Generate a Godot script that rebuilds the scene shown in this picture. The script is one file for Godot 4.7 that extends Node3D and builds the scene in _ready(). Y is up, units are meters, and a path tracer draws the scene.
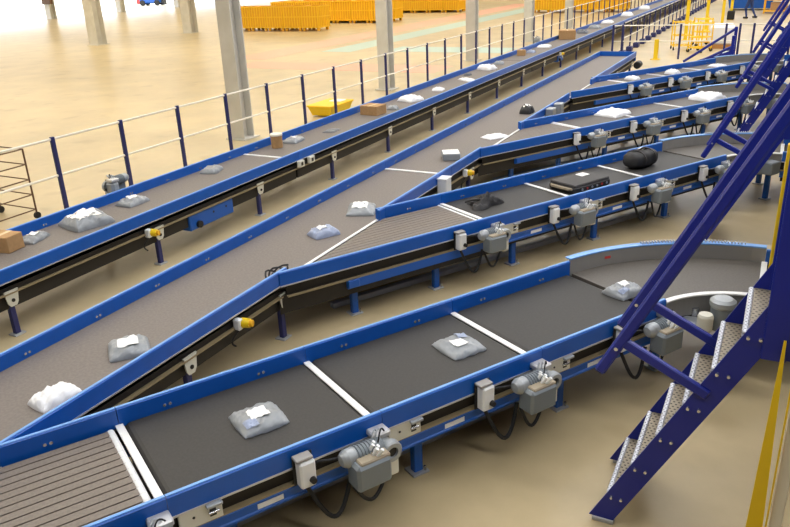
extends Node3D
# World axes: x runs across the hall (away from the far fence), -z runs along the main conveyors, y is up.

const TH := 0.5204                       # the infeed lines meet the main belt at this angle
const HT := 0.70                         # top of the side guards
const HB := 0.585                        # belt surface
const BX0 := -4.76                       # main belt: far and near edges
const BX1 := -3.81
const AX0 := -7.27
const AX1 := -6.30

var taken := {}
var mt := {}

# ------------------------------------------------------------------ mesh builder
class Shp:
	var v := PackedVector3Array()
	var n := PackedVector3Array()
	func tri(a: Vector3, b: Vector3, c: Vector3, out: Vector3) -> void:
		var m := (c - a).cross(b - a)
		if m.length_squared() < 1e-16:
			return
		m = m.normalized()
		if m.dot(out) < 0.0:
			var t := b
			b = c
			c = t
			m = -m
		v.append(a); v.append(b); v.append(c)
		n.append(m); n.append(m); n.append(m)
	func quad(a: Vector3, b: Vector3, c: Vector3, d: Vector3, out: Vector3) -> void:
		tri(a, b, c, out)
		tri(a, c, d, out)
	func stri(a: Vector3, b: Vector3, c: Vector3, na: Vector3, nb: Vector3, nc: Vector3) -> void:
		var m := (c - a).cross(b - a)
		if m.dot(na + nb + nc) < 0.0:
			v.append(a); v.append(c); v.append(b)
			n.append(na); n.append(nc); n.append(nb)
		else:
			v.append(a); v.append(b); v.append(c)
			n.append(na); n.append(nb); n.append(nc)
	func hexa(p: Array) -> Shp:            # 0-3 bottom ring, 4-7 top ring above them
		var c := Vector3.ZERO
		for q in p:
			c += q
		c /= 8.0
		for f in [[0, 1, 2, 3], [4, 5, 6, 7], [0, 1, 5, 4], [1, 2, 6, 5], [2, 3, 7, 6], [3, 0, 4, 7]]:
			var m: Vector3 = (p[f[0]] + p[f[1]] + p[f[2]] + p[f[3]]) / 4.0
			quad(p[f[0]], p[f[1]], p[f[2]], p[f[3]], m - c)
		return self
	func box(c: Vector3, s: Vector3, b := Basis()) -> Shp:
		var h := s / 2.0
		var p := []
		for y in [-1, 1]:
			for k in [[-1, -1], [1, -1], [1, 1], [-1, 1]]:
				p.append(c + b * Vector3(k[0] * h.x, y * h.y, k[1] * h.z))
		return hexa(p)
	func bev(c: Vector3, s: Vector3, r: float, b := Basis()) -> Shp:   # box with chamfered edges
		var h := s / 2.0
		r = minf(r, minf(h.x, minf(h.y, h.z)) * 0.9)
		var q := h - Vector3(r, r, r)
		for ax in 3:
			for sg in [-1.0, 1.0]:
				var u := (ax + 1) % 3
				var w := (ax + 2) % 3
				var f := []
				for k in [[-1, -1], [1, -1], [1, 1], [-1, 1]]:
					var e := Vector3.ZERO
					e[ax] = sg * h[ax]; e[u] = k[0] * q[u]; e[w] = k[1] * q[w]
					f.append(c + b * e)
				var o := Vector3.ZERO
				o[ax] = sg
				quad(f[0], f[1], f[2], f[3], b * o)
		for ax in 3:
			var u := (ax + 1) % 3
			var w := (ax + 2) % 3
			for su in [-1.0, 1.0]:
				for sw in [-1.0, 1.0]:
					var f := []
					for k in [[-1, 0], [1, 0], [1, 1], [-1, 1]]:
						var e := Vector3.ZERO
						e[ax] = k[0] * q[ax]
						e[u] = su * (h[u] if k[1] == 0 else q[u])
						e[w] = sw * (q[w] if k[1] == 0 else h[w])
						f.append(c + b * e)
					var o := Vector3.ZERO
					o[u] = su; o[w] = sw
					quad(f[0], f[1], f[2], f[3], b * o)
		for sx in [-1.0, 1.0]:
			for sy in [-1.0, 1.0]:
				for sz in [-1.0, 1.0]:
					tri(c + b * Vector3(sx * h.x, sy * q.y, sz * q.z), c + b * Vector3(sx * q.x, sy * h.y, sz * q.z), c + b * Vector3(sx * q.x, sy * q.y, sz * h.z), b * Vector3(sx, sy, sz))
		return self
	func tube(a: Vector3, e: Vector3, r: float, seg := 10, r2 := -1.0, caps := true) -> Shp:
		if r2 < 0.0:
			r2 = r
		var d := (e - a).normalized()
		var u := d.cross(Vector3.UP if absf(d.y) < 0.9 else Vector3.RIGHT).normalized()
		var w := d.cross(u)
		for i in seg:
			var t0 := TAU * i / seg
			var t1 := TAU * (i + 1) / seg
			var n0 := u * cos(t0) + w * sin(t0)
			var n1 := u * cos(t1) + w * sin(t1)
			stri(a + n0 * r, a + n1 * r, e + n1 * r2, n0, n1, n1)
			stri(a + n0 * r, e + n1 * r2, e + n0 * r2, n0, n1, n0)
			if caps:
				tri(a, a + n0 * r, a + n1 * r, -d)
				tri(e, e + n0 * r2, e + n1 * r2, d)
		return self
	func path(p: Array, r: float, seg := 6) -> Shp:
		for i in p.size() - 1:
			tube(p[i], p[i + 1], r, seg, r, i == 0 or i == p.size() - 2)
		return self
	# flat outline in the plane (o, ux, uy), pushed along uz by d
	func prism(poly: PackedVector2Array, o: Vector3, ux: Vector3, uy: Vector3, d: Vector3) -> Shp:
		var idx := Geometry2D.triangulate_polygon(poly)
		for i in range(0, idx.size(), 3):
			var a := o + ux * poly[idx[i]].x + uy * poly[idx[i]].y
			var b := o + ux * poly[idx[i + 1]].x + uy * poly[idx[i + 1]].y
			var c := o + ux * poly[idx[i + 2]].x + uy * poly[idx[i + 2]].y
			tri(a, b, c, -d)
			tri(a + d, b + d, c + d, d)
		var cw := Geometry2D.is_polygon_clockwise(poly)
		for i in poly.size():
			var p := poly[i]
			var q := poly[(i + 1) % poly.size()]
			var e := q - p
			var m := Vector2(-e.y, e.x) if cw else Vector2(e.y, -e.x)
			var a := o + ux * p.x + uy * p.y
			var b := o + ux * q.x + uy * q.y
			quad(a, b, b + d, a + d, ux * m.x + uy * m.y)
		return self
	# profile (radius, height) spun about an axis
	func lathe(prof: Array, o: Vector3, axis: Vector3, seg := 14) -> Shp:
		var u := axis.cross(Vector3.UP if absf(axis.y) < 0.9 else Vector3.RIGHT).normalized()
		var w := axis.cross(u)
		for k in prof.size() - 1:
			var p: Vector2 = prof[k]
			var q: Vector2 = prof[k + 1]
			var sl := Vector2(q.y - p.y, p.x - q.x).normalized()
			for i in seg:
				var t0 := TAU * i / seg
				var t1 := TAU * (i + 1) / seg
				var d0 := u * cos(t0) + w * sin(t0)
				var d1 := u * cos(t1) + w * sin(t1)
				var n0 := d0 * sl.x + axis * sl.y
				var n1 := d1 * sl.x + axis * sl.y
				var a := o + d0 * p.x + axis * p.y
				var b := o + d1 * p.x + axis * p.y
				var c := o + d1 * q.x + axis * q.y
				var e := o + d0 * q.x + axis * q.y
				stri(a, b, c, n0, n1, n1)
				stri(a, c, e, n0, n1, n0)
		return self
	func grid(pts: Array, nu: int, nv: int, closed_v := false) -> Shp:   # smooth grid, pts[i*nv+j]
		var nn := PackedVector3Array()
		nn.resize(nu * nv)
		for i in nu:
			for j in nv:
				var jp := (j + 1) % nv if closed_v else mini(j + 1, nv - 1)
				var jm := (j + nv - 1) % nv if closed_v else maxi(j - 1, 0)
				var du: Vector3 = pts[mini(i + 1, nu - 1) * nv + j] - pts[maxi(i - 1, 0) * nv + j]
				var dv: Vector3 = pts[i * nv + jp] - pts[i * nv + jm]
				nn[i * nv + j] = du.cross(dv).normalized()
		for i in nu - 1:
			for j in (nv if closed_v else nv - 1):
				var j2 := (j + 1) % nv
				var a := i * nv + j
				var b := (i + 1) * nv + j
				var c := (i + 1) * nv + j2
				var d := i * nv + j2
				stri(pts[a], pts[b], pts[c], nn[a], nn[b], nn[c])
				stri(pts[a], pts[c], pts[d], nn[a], nn[c], nn[d])
		return self
	func upright() -> void:                                # make every face of an open sheet look up
		for i in range(0, n.size(), 3):
			if n[i].y + n[i + 1].y + n[i + 2].y < 0.0:
				var t := v[i + 1]
				v[i + 1] = v[i + 2]
				v[i + 2] = t
				var m := n[i + 1]
				n[i] = -n[i]
				n[i + 1] = -n[i + 2]
				n[i + 2] = -m
	func mesh() -> ArrayMesh:
		var a := []
		a.resize(Mesh.ARRAY_MAX)
		a[Mesh.ARRAY_VERTEX] = v
		a[Mesh.ARRAY_NORMAL] = n
		var m := ArrayMesh.new()
		m.add_surface_from_arrays(Mesh.PRIMITIVE_TRIANGLES, a)
		return m

func numbered(called: String) -> String:
	var k: int = taken.get(called, 0)
	taken[called] = k + 1
	return called if k == 0 else "%s_%03d" % [called, k]

func obj(called: String, s, m: Material, parent: Node = null) -> MeshInstance3D:
	var o := MeshInstance3D.new()
	o.mesh = s.mesh() if s is Shp else s
	o.material_override = m
	if parent == null:
		o.name = numbered(called)
		add_child(o)
	else:
		o.name = called
		parent.add_child(o, true)
	return o

func tag(o: Node, label: String, category: String, group := "") -> void:
	o.set_meta("label", label)
	o.set_meta("category", category)
	if group:
		o.set_meta("group", group)

func thing(called: String, label: String, category: String, at := Vector3.ZERO, turn := 0.0, group := "") -> Node3D:
	var o := Node3D.new()
	o.name = numbered(called)
	add_child(o)
	o.position = at
	o.rotation.y = turn
	tag(o, label, category, group)
	return o

func struct(called: String, s, m: Material, label := "", category := "") -> MeshInstance3D:
	var o := obj(called, s, m)
	o.set_meta("kind", "structure")
	if label:
		o.set_meta("label", label)
		o.set_meta("category", category)
	return o

func put(proto: Node3D, parent: Node, at: Vector3) -> Node3D:      # a copy of a part with its pieces
	var c: Node3D = proto.duplicate()
	parent.add_child(c, true)
	c.position = at
	return c

# ------------------------------------------------------------------ materials
func mat(key: String, c: Color, rough := 0.5, metal := 0.0, spec := 0.5) -> StandardMaterial3D:
	var m := StandardMaterial3D.new()
	m.resource_name = key
	m.albedo_color = c
	m.roughness = rough
	m.metallic = metal
	m.metallic_specular = spec
	mt[key] = m
	return m

func noise_tex(sd: int, freq: float, lo: Color, hi: Color, size := 512, oct := 4) -> NoiseTexture2D:
	var f := FastNoiseLite.new()
	f.seed = sd
	f.noise_type = FastNoiseLite.TYPE_SIMPLEX_SMOOTH
	f.frequency = freq
	f.fractal_octaves = oct
	var g := Gradient.new()
	g.set_color(0, lo)
	g.set_color(1, hi)
	var t := NoiseTexture2D.new()
	t.width = size
	t.height = size
	t.seamless = true
	t.noise = f
	t.color_ramp = g
	return t

func wash(m: StandardMaterial3D, tex: Texture2D, scale: float) -> void:
	m.albedo_texture = tex
	m.uv1_triplanar = true
	m.uv1_world_triplanar = true
	m.uv1_scale = Vector3.ONE * scale

func relief(m: StandardMaterial3D, tex: Texture2D, cm: float) -> void:
	m.heightmap_enabled = true
	m.heightmap_texture = tex
	m.heightmap_scale = cm

func make_materials() -> void:
	var m := mat("guard_blue", Color8(4, 90, 186), 0.36)
	wash(m, noise_tex(3, 0.02, Color(0.92, 0.92, 0.92), Color(1, 1, 1), 256), 0.9)
	mat("guard_edge", Color8(112, 162, 224), 0.4)  # pale blue: curve flange colour, and light caught on straight guard tops
	mat("beam_blue", Color8(8, 84, 172), 0.42)
	mat("navy", Color8(4, 28, 132), 0.35)
	mat("post_navy", Color8(34, 40, 96), 0.45)
	mat("rail_cream", Color8(240, 235, 220), 0.4)
	m = mat("belt_black", Color8(58, 56, 53), 0.62)
	var fine := noise_tex(8, 0.09, Color(0.86, 0.86, 0.86), Color(1, 1, 1), 512, 5)
	wash(m, fine, 0.8)
	m = mat("belt_grey", Color8(126, 118, 112), 0.6)
	wash(m, fine, 0.7)
	m = mat("strip_grey", Color8(132, 122, 112), 0.6)
	wash(m, fine, 0.9)
	mat("recess", Color8(30, 26, 21), 0.6)  # dark plates, coloured darker still to carry the shade under the conveyors
	mat("lip_bronze", Color8(146, 130, 98), 0.5)
	mat("black", Color8(20, 20, 22), 0.5)
	mat("rubber", Color8(24, 24, 26), 0.65)
	mat("alu", Color8(205, 205, 205), 0.38, 0.55)
	mat("white_strip", Color8(232, 232, 230), 0.4)
	mat("cream_plate", Color8(214, 212, 198), 0.5)
	mat("white_plastic", Color8(228, 230, 230), 0.4)
	mat("motor_grey", Color8(122, 130, 136), 0.45, 0.2)
	mat("motor_light", Color8(160, 165, 168), 0.4, 0.3)
	mat("lid_brown", Color8(150, 138, 116), 0.5)
	mat("chrome", Color8(210, 212, 216), 0.25, 0.8)
	m = mat("column_grey", Color8(212, 209, 200), 0.5)
	wash(m, noise_tex(5, 0.015, Color(0.93, 0.93, 0.92), Color(1, 1, 1), 256), 0.4)
	m = mat("floor", Color8(202, 183, 143), 0.33, 0.0, 0.42)
	wash(m, floor_tex(), 0.085)
	mat("paint_pink", Color8(222, 164, 138), 0.36)
	mat("paint_cyan", Color8(168, 196, 190), 0.36)
	m = mat("cage_yellow", Color8(246, 200, 26), 0.5)
	mat("cage_dark", Color8(232, 172, 18), 0.55)
	mat("safety_yellow", Color8(236, 200, 20), 0.4)
	mat("brown_steel", Color8(98, 70, 48), 0.6)
	m = mat("carton", Color8(186, 146, 98), 0.75)
	wash(m, noise_tex(12, 0.03, Color(0.9, 0.9, 0.9), Color(1, 1, 1), 256), 2.0)
	mat("tape", Color8(206, 178, 132), 0.35)
	mat("poly_grey", Color8(142, 147, 151), 0.38)
	mat("poly_white", Color8(232, 233, 235), 0.42)
	mat("poly_dark", Color8(96, 100, 108), 0.4)
	mat("poly_blue", Color8(148, 160, 186), 0.4)
	mat("label_white", Color8(244, 244, 242), 0.5)
	mat("bag_black", Color8(36, 35, 36), 0.6)
	mat("bag_strap", Color8(48, 46, 46), 0.6)
	mat("red", Color8(196, 60, 56), 0.5)
	mat("guard_grey", Color8(150, 148, 144), 0.45, 0.2)
	m = mat("tread_top", Color8(150, 140, 122), 0.5, 0.3)
	wash(m, dots(Color(0.38, 0.34, 0.28), Color(1, 1, 1)), 9.0)
	m = mat("tread_nose", Color8(200, 203, 212), 0.4, 0.2)
	wash(m, dots(Color(0.5, 0.5, 0.52), Color(1, 1, 1)), 12.0)
	mat("galv", Color8(176, 178, 182), 0.45, 0.4)
	mat("wall_panel", Color8(150, 150, 148), 0.6)
	mat("ceiling_panel", Color8(104, 104, 102), 0.7)
	mat("jeans", Color8(44, 62, 112), 0.8)
	mat("shoe", Color8(34, 30, 30), 0.6)
	mat("skin", Color8(206, 160, 132), 0.6)
	mat("hair", Color8(52, 40, 30), 0.7)
	mat("wood", Color8(176, 126, 70), 0.7)
	m = mat("lamp", Color8(255, 250, 236), 0.5)
	m.emission_enabled = true
	m.emission = Color8(255, 251, 242)
	m.emission_energy_multiplier = 1.5

func floor_tex() -> ImageTexture:                      # worn cream floor coating: clouded tone, scuffs, specks
	var sz := 1024
	var im := Image.create(sz, sz, false, Image.FORMAT_RGB8)
	var a := FastNoiseLite.new()
	a.seed = 21
	a.frequency = 0.006
	a.fractal_octaves = 5
	var b := FastNoiseLite.new()
	b.seed = 4
	b.frequency = 0.05
	b.fractal_octaves = 3
	var c := FastNoiseLite.new()
	c.seed = 77
	c.frequency = 0.012
	c.fractal_octaves = 2
	var ia := a.get_seamless_image(sz, sz)
	var ib := b.get_seamless_image(sz, sz)
	var ic := c.get_seamless_image(sz, sz)
	for y in sz:
		for x in sz:
			var t := 0.90 + 0.10 * ia.get_pixel(x, y).r + 0.03 * (ib.get_pixel(x, y).r - 0.5)
			var d := smoothstep(0.68, 0.90, ic.get_pixel(x, y).r) * 0.06
			var w := clampf(t - d, 0.0, 1.0)
			im.set_pixel(x, y, Color(w, clampf(w - d * 0.15, 0, 1), clampf(w - d * 0.35, 0, 1)))
	return ImageTexture.create_from_image(im)

func dots(hole: Color, sheet: Color) -> ImageTexture:  # punched sheet steel
	var im := Image.create(128, 128, false, Image.FORMAT_RGB8)
	im.fill(sheet)
	for y in 128:
		for x in 128:
			var cx := fmod(x + (16.0 if int(y / 32) % 2 == 0 else 0.0), 32.0) - 16.0
			var cy := fmod(float(y), 32.0) - 16.0
			if cx * cx + cy * cy < 64.0:
				im.set_pixel(x, y, hole)
	return ImageTexture.create_from_image(im)

# ------------------------------------------------------------------ set-up
func setup() -> void:
	var cam := Camera3D.new()
	cam.name = "camera"
	add_child(cam)
	cam.position = Vector3(0, 3.2, 0)
	cam.rotation_order = EULER_ORDER_YXZ
	cam.rotation_degrees = Vector3(-21.873, 27.794, -2.390)
	cam.fov = 39.131
	cam.near = 0.05
	cam.far = 400.0
	cam.current = true
	var e := Environment.new()
	e.tonemap_mode = Environment.TONE_MAPPER_LINEAR
	e.tonemap_exposure = 1.08
	e.background_mode = Environment.BG_SKY
	var sm := ProceduralSkyMaterial.new()
	sm.sky_top_color = Color8(214, 224, 238)
	sm.sky_horizon_color = Color8(240, 242, 244)
	sm.ground_horizon_color = Color8(200, 198, 190)
	sm.ground_bottom_color = Color8(180, 176, 168)
	sm.sky_energy_multiplier = 2.2
	var sky := Sky.new()
	sky.sky_material = sm
	e.sky = sky
	e.sdfgi_enabled = true
	e.ssao_enabled = true
	e.ssil_enabled = true
	var we := WorldEnvironment.new()
	we.name = "world_environment"
	we.environment = e
	add_child(we)
	# rows of roof lights running across the hall
	for k in 13:
		if k % 2 == 0:
			strip_light(-0.5 - 6.5 * k, -57.5, -10.2, Color8(255, 240, 210), 5.9)
		strip_light(-0.5 - 6.5 * k, -9.5, 9.0, Color8(252, 252, 255), 3.7)

func strip_light(z: float, x0: float, x1: float, c: Color, power: float) -> void:
	var t := thing("strip_light", ("warm white strip lamp high over the open floor" if x1 < -9.8 else "cool white strip lamp high over the conveyors"), "lamp", Vector3((x0 + x1) / 2, 8.6, z), 0, "warm strip lamps over the open floor" if x1 < -9.8 else "cool strip lamps over the conveyors")
	obj("housing", Shp.new().box(Vector3(0, 0.06, 0), Vector3(x1 - x0, 0.1, 0.95)), mt.white_plastic, t)
	obj("diffuser", Shp.new().box(Vector3(0, 0, 0), Vector3(x1 - x0 - 0.1, 0.02, 0.9)), mt.lamp, t)
	var l := AreaLight3D.new()
	l.name = "light"
	l.area_size = Vector2(x1 - x0 - 0.1, 0.9)
	l.area_normalize_energy = false
	l.light_energy = power
	l.light_color = c
	l.area_range = 200.0
	l.shadow_enabled = true
	t.add_child(l)
	l.position = Vector3(0, -0.03, 0)
	l.rotation_degrees = Vector3(-90, 0, 0)

# ------------------------------------------------------------------ the hall
func hall() -> void:
	var x0 := -62.0
	var x1 := 22.0
	var z0 := -112.0
	var z1 := 14.0
	var fl := struct("floor", Shp.new().box(Vector3((-190 + x1) / 2, -0.15, (z0 - 60 + z1) / 2), Vector3(x1 + 190, 0.3, z1 - z0 + 60)), mt.floor)
	# painted walkway lines, a hair above the coating
	for a in [[-19.9, -18.1, -24.2, -60.0, "paint_pink"], [-18.1, -9.9, -21.9, -23.6, "paint_pink"], [-17.3, -15.9, -27.0, -70.0, "paint_cyan"], [-14.6, -9.5, -27.4, -29.2, "paint_cyan"]]:
		obj("floor_marking", Shp.new().box(Vector3((a[0] + a[1]) / 2, 0.001, (a[2] + a[3]) / 2), Vector3(a[1] - a[0], 0.004, absf(a[3] - a[2]))), mt[a[4]], fl)
	struct("ceiling", Shp.new().box(Vector3((x0 + x1) / 2, 9.15, (z0 + z1) / 2), Vector3(x1 - x0, 0.3, z1 - z0)), mt.ceiling_panel)
	struct("wall_right", Shp.new().box(Vector3(x1 + 0.15, 4.5, (z0 + z1) / 2), Vector3(0.3, 9.0, z1 - z0)), mt.wall_panel)
	struct("wall_left", Shp.new().box(Vector3(x0 - 0.15, 5.9, (z0 + z1) / 2), Vector3(0.3, 6.2, z1 - z0)), mt.wall_panel)  # added out of view; its lower edge blocks sky reflections on the nearer floor
	struct("wall_back", Shp.new().box(Vector3((x0 + x1) / 2, 4.5, z0 - 0.15), Vector3(x1 - x0, 9.0, 0.3)), mt.wall_panel)
	struct("wall_front", Shp.new().box(Vector3((x0 + x1) / 2, 4.5, z1 + 0.15), Vector3(x1 - x0, 9.0, 0.3)), mt.wall_panel)

func column_shape(w: float, h: float) -> Shp:
	var s := Shp.new()
	var t := 0.03
	s.box(Vector3(0, h / 2, w / 2 - t / 2), Vector3(w, h, t))
	s.box(Vector3(0, h / 2, -w / 2 + t / 2), Vector3(w, h, t))
	s.box(Vector3(0, h / 2, 0), Vector3(0.022, h, w - 2 * t))
	return s

func columns() -> void:
	var sh := column_shape(0.34, 9.0).mesh()
	var far := column_shape(0.62, 9.0).mesh()
	var pl := Shp.new().box(Vector3(0, 0.0125, 0), Vector3(0.5, 0.025, 0.5)).mesh()
	var place := ["beside the round tub on the outer belt", "behind the cardboard carton on the outer belt", "third along the outer fence", "fourth along the outer fence", "fifth along the outer fence", "sixth along the outer fence"]
	for k in 5:
		var t := thing("steel_column", "grey H-section steel column %s" % place[k], "column", Vector3(-9.85, 0, -12.15 - 6.5 * k), 0, "columns along the outer fence")
		obj("shaft", sh, mt.column_grey, t)
		obj("base_plate", pl, mt.column_grey, t)
	var mid := [[-31.8, -28.5, "thick grey column on the open floor, larger of the pair"], [-31.4, -35.1, "grey column standing on open floor between outer columns and yellow boxes"]]
	for a in mid:
		var t := thing("steel_column", a[2], "column", Vector3(a[0], 0, a[1]), 0, "columns on the open floor")
		obj("shaft", far, mt.column_grey, t)
		obj("base_plate", Shp.new().box(Vector3(0, 0.0125, 0), Vector3(0.8, 0.025, 0.8)), mt.column_grey, t)
	var back := [[-58.4, -47.7, "far column at the daylit edge of the hall with dark bracket"], [-59.0, -56.4, "far column at hall edge, middle of three"], [-58.7, -64.2, "short-looking far column at hall edge, farthest in its row"]]
	for a in back:
		var t := thing("steel_column", a[2], "column", Vector3(a[0], 0, a[1]), 0, "columns at the hall edge")
		obj("shaft", far, mt.column_grey, t)
		obj("base_plate", Shp.new().box(Vector3(0, 0.0125, 0), Vector3(0.8, 0.025, 0.8)), mt.column_grey, t)
		if a[1] == -47.7:
			obj("bracket", Shp.new().bev(Vector3(0.35, 1.75, 0.45), Vector3(1.1, 1.0, 0.3), 0.03), mt.brown_steel, t)

# ------------------------------------------------------------------ fences
func fence(called: String, label: String, a: Vector3, b: Vector3, step: float, h: float, foot := false, spots := []) -> void:
	var t := thing(called, label, "railing", a, 0)
	var d := b - a
	var len := d.length()
	d = d.normalized()
	var n := int(len / step)
	var post := Shp.new().bev(Vector3(0, h / 2, 0), Vector3(0.065, h, 0.045), 0.006, Basis.looking_at(d.cross(Vector3.UP))).mesh()
	var pad := Shp.new().bev(Vector3(0, 0.09, 0), Vector3(0.2, 0.18, 0.34), 0.02).mesh()
	if spots.is_empty():
		for i in n + 1:
			spots.append(step * i)
	for q in spots:
		var p := obj("post", post, mt.post_navy, t)
		p.position = d * q
		if foot:
			obj("foot", pad, mt.post_navy, p)
	for y in [h - 0.03, h * 0.52]:
		obj("rail", Shp.new().tube(Vector3(0, y, 0), d * len + Vector3(0, y, 0), 0.018, 8), mt.rail_cream, t)

# ------------------------------------------------------------------ conveyor pieces
# Local frame: origin on the floor at the section's start, -z along the line, +x its near side.
func guard(parent: Node, x: float, side: float, s0: float, s1: float, cap0 := 0.0, cap1 := 0.0, h0 := 0.565, m := "guard_blue") -> void:
	# inner face at x, turned-out flange on top
	var p := PackedVector2Array([Vector2(0, h0), Vector2(0, HT - 0.006), Vector2(0.006, HT), Vector2(0.034, HT), Vector2(0.040, HT - 0.006), Vector2(0.040, h0)])
	var sh := Shp.new()
	var poly := PackedVector2Array()
	for q in p:
		poly.append(Vector2(q.x * side, q.y))
	sh.prism(poly, Vector3(x, 0, -s0), Vector3.RIGHT, Vector3.UP, Vector3(0, 0, -(s1 - s0)))
	var g := obj("side_guard", sh, mt[m], parent)
	obj("edge_highlight", Shp.new().box(Vector3(x + side * 0.02, HT + 0.002, -(s0 + s1) / 2), Vector3(0.02, 0.006, s1 - s0)), mt.guard_edge, g)  # pale line painted for the light caught along the top flange
	obj("lower_strip", Shp.new().box(Vector3(x + side * 0.043, h0 + 0.004, -(s0 + s1) / 2), Vector3(0.006, 0.011, s1 - s0)), mt.alu, g)
	var n := maxi(1, int((s1 - s0) / 0.65))
	var rv := Shp.new()
	for i in n:
		var z := -(s0 + (s1 - s0) * (i + 0.5) / n)
		rv.tube(Vector3(x - side * 0.004, HB + 0.035, z), Vector3(x + side * 0.002, HB + 0.035, z), 0.011, 8)
		rv.tube(Vector3(x - side * 0.004, HB + 0.035, z + 0.035), Vector3(x + side * 0.002, HB + 0.035, z + 0.035), 0.011, 8)
	var r := obj("bolts", rv, mt.chrome, g)
	r.set_meta("kind", "stuff")

func flank(parent: Node, x: float, side: float, s0: float, s1: float, beam := true) -> void:
	# the dark bed side, its aluminium lip and the blue lower beam
	var zc := -(s0 + s1) / 2
	var l := s1 - s0
	obj("bed_side", Shp.new().box(Vector3(x + side * -0.015, 0.508, zc), Vector3(0.02, 0.125, l)), mt.recess, parent)
	obj("bed_lip", Shp.new().box(Vector3(x + side * 0.008, 0.447, zc), Vector3(0.05, 0.012, l)), mt.lip_bronze, parent)
	if beam:
		var poly := PackedVector2Array()
		for q in [[-0.03, 0.352], [0.028, 0.352], [0.034, 0.358], [0.034, 0.372], [0.026, 0.378], [0.026, 0.418], [0.034, 0.424], [0.034, 0.434], [0.028, 0.440], [-0.03, 0.440]]:
			poly.append(Vector2(q[0] * side, q[1]))
		obj("frame_beam", Shp.new().prism(poly, Vector3(x, 0, -s0), Vector3.RIGHT, Vector3.UP, Vector3(0, 0, -l)), mt.beam_blue, parent)

func shade_pan(parent: Node, w: float, s0: float, s1: float, y0: float, inset: float) -> void:
	# dark closed box added under the bed to deepen the shade there
	obj("shade_pan", Shp.new().box(Vector3(0, (y0 + 0.445) / 2, -(s0 + s1) / 2), Vector3(w - 2 * inset, 0.445 - y0, s1 - s0)), mt.recess, parent)

func leg(parent: Node, x: float, s: float) -> void:
	var o := obj("leg", Shp.new().bev(Vector3(x, 0.18, -s), Vector3(0.055, 0.35, 0.07), 0.006), mt.beam_blue, parent)
	obj("foot_plate", Shp.new().bev(Vector3(x, 0.008, -s), Vector3(0.12, 0.016, 0.13), 0.003), mt.galv, o)
	obj("foot_bolt", Shp.new().tube(Vector3(x + 0.04, 0.016, -s - 0.04), Vector3(x + 0.04, 0.05, -s - 0.04), 0.01, 6), mt.chrome, o)

func belt_loop(x0: float, x1: float, s0: float, s1: float, r := 0.04) -> Shp:
	var poly := PackedVector2Array()
	for i in 7:
		var a := PI / 2 + PI * i / 6.0
		poly.append(Vector2(s0 + r + cos(a) * r, HB - r + sin(a) * r))
	for i in 7:
		var a := -PI / 2 + PI * i / 6.0
		poly.append(Vector2(s1 - r + cos(a) * r, HB - r + sin(a) * r))
	return Shp.new().prism(poly, Vector3(x0, 0, 0), Vector3(0, 0, -1), Vector3.UP, Vector3(x1 - x0, 0, 0))

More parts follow.
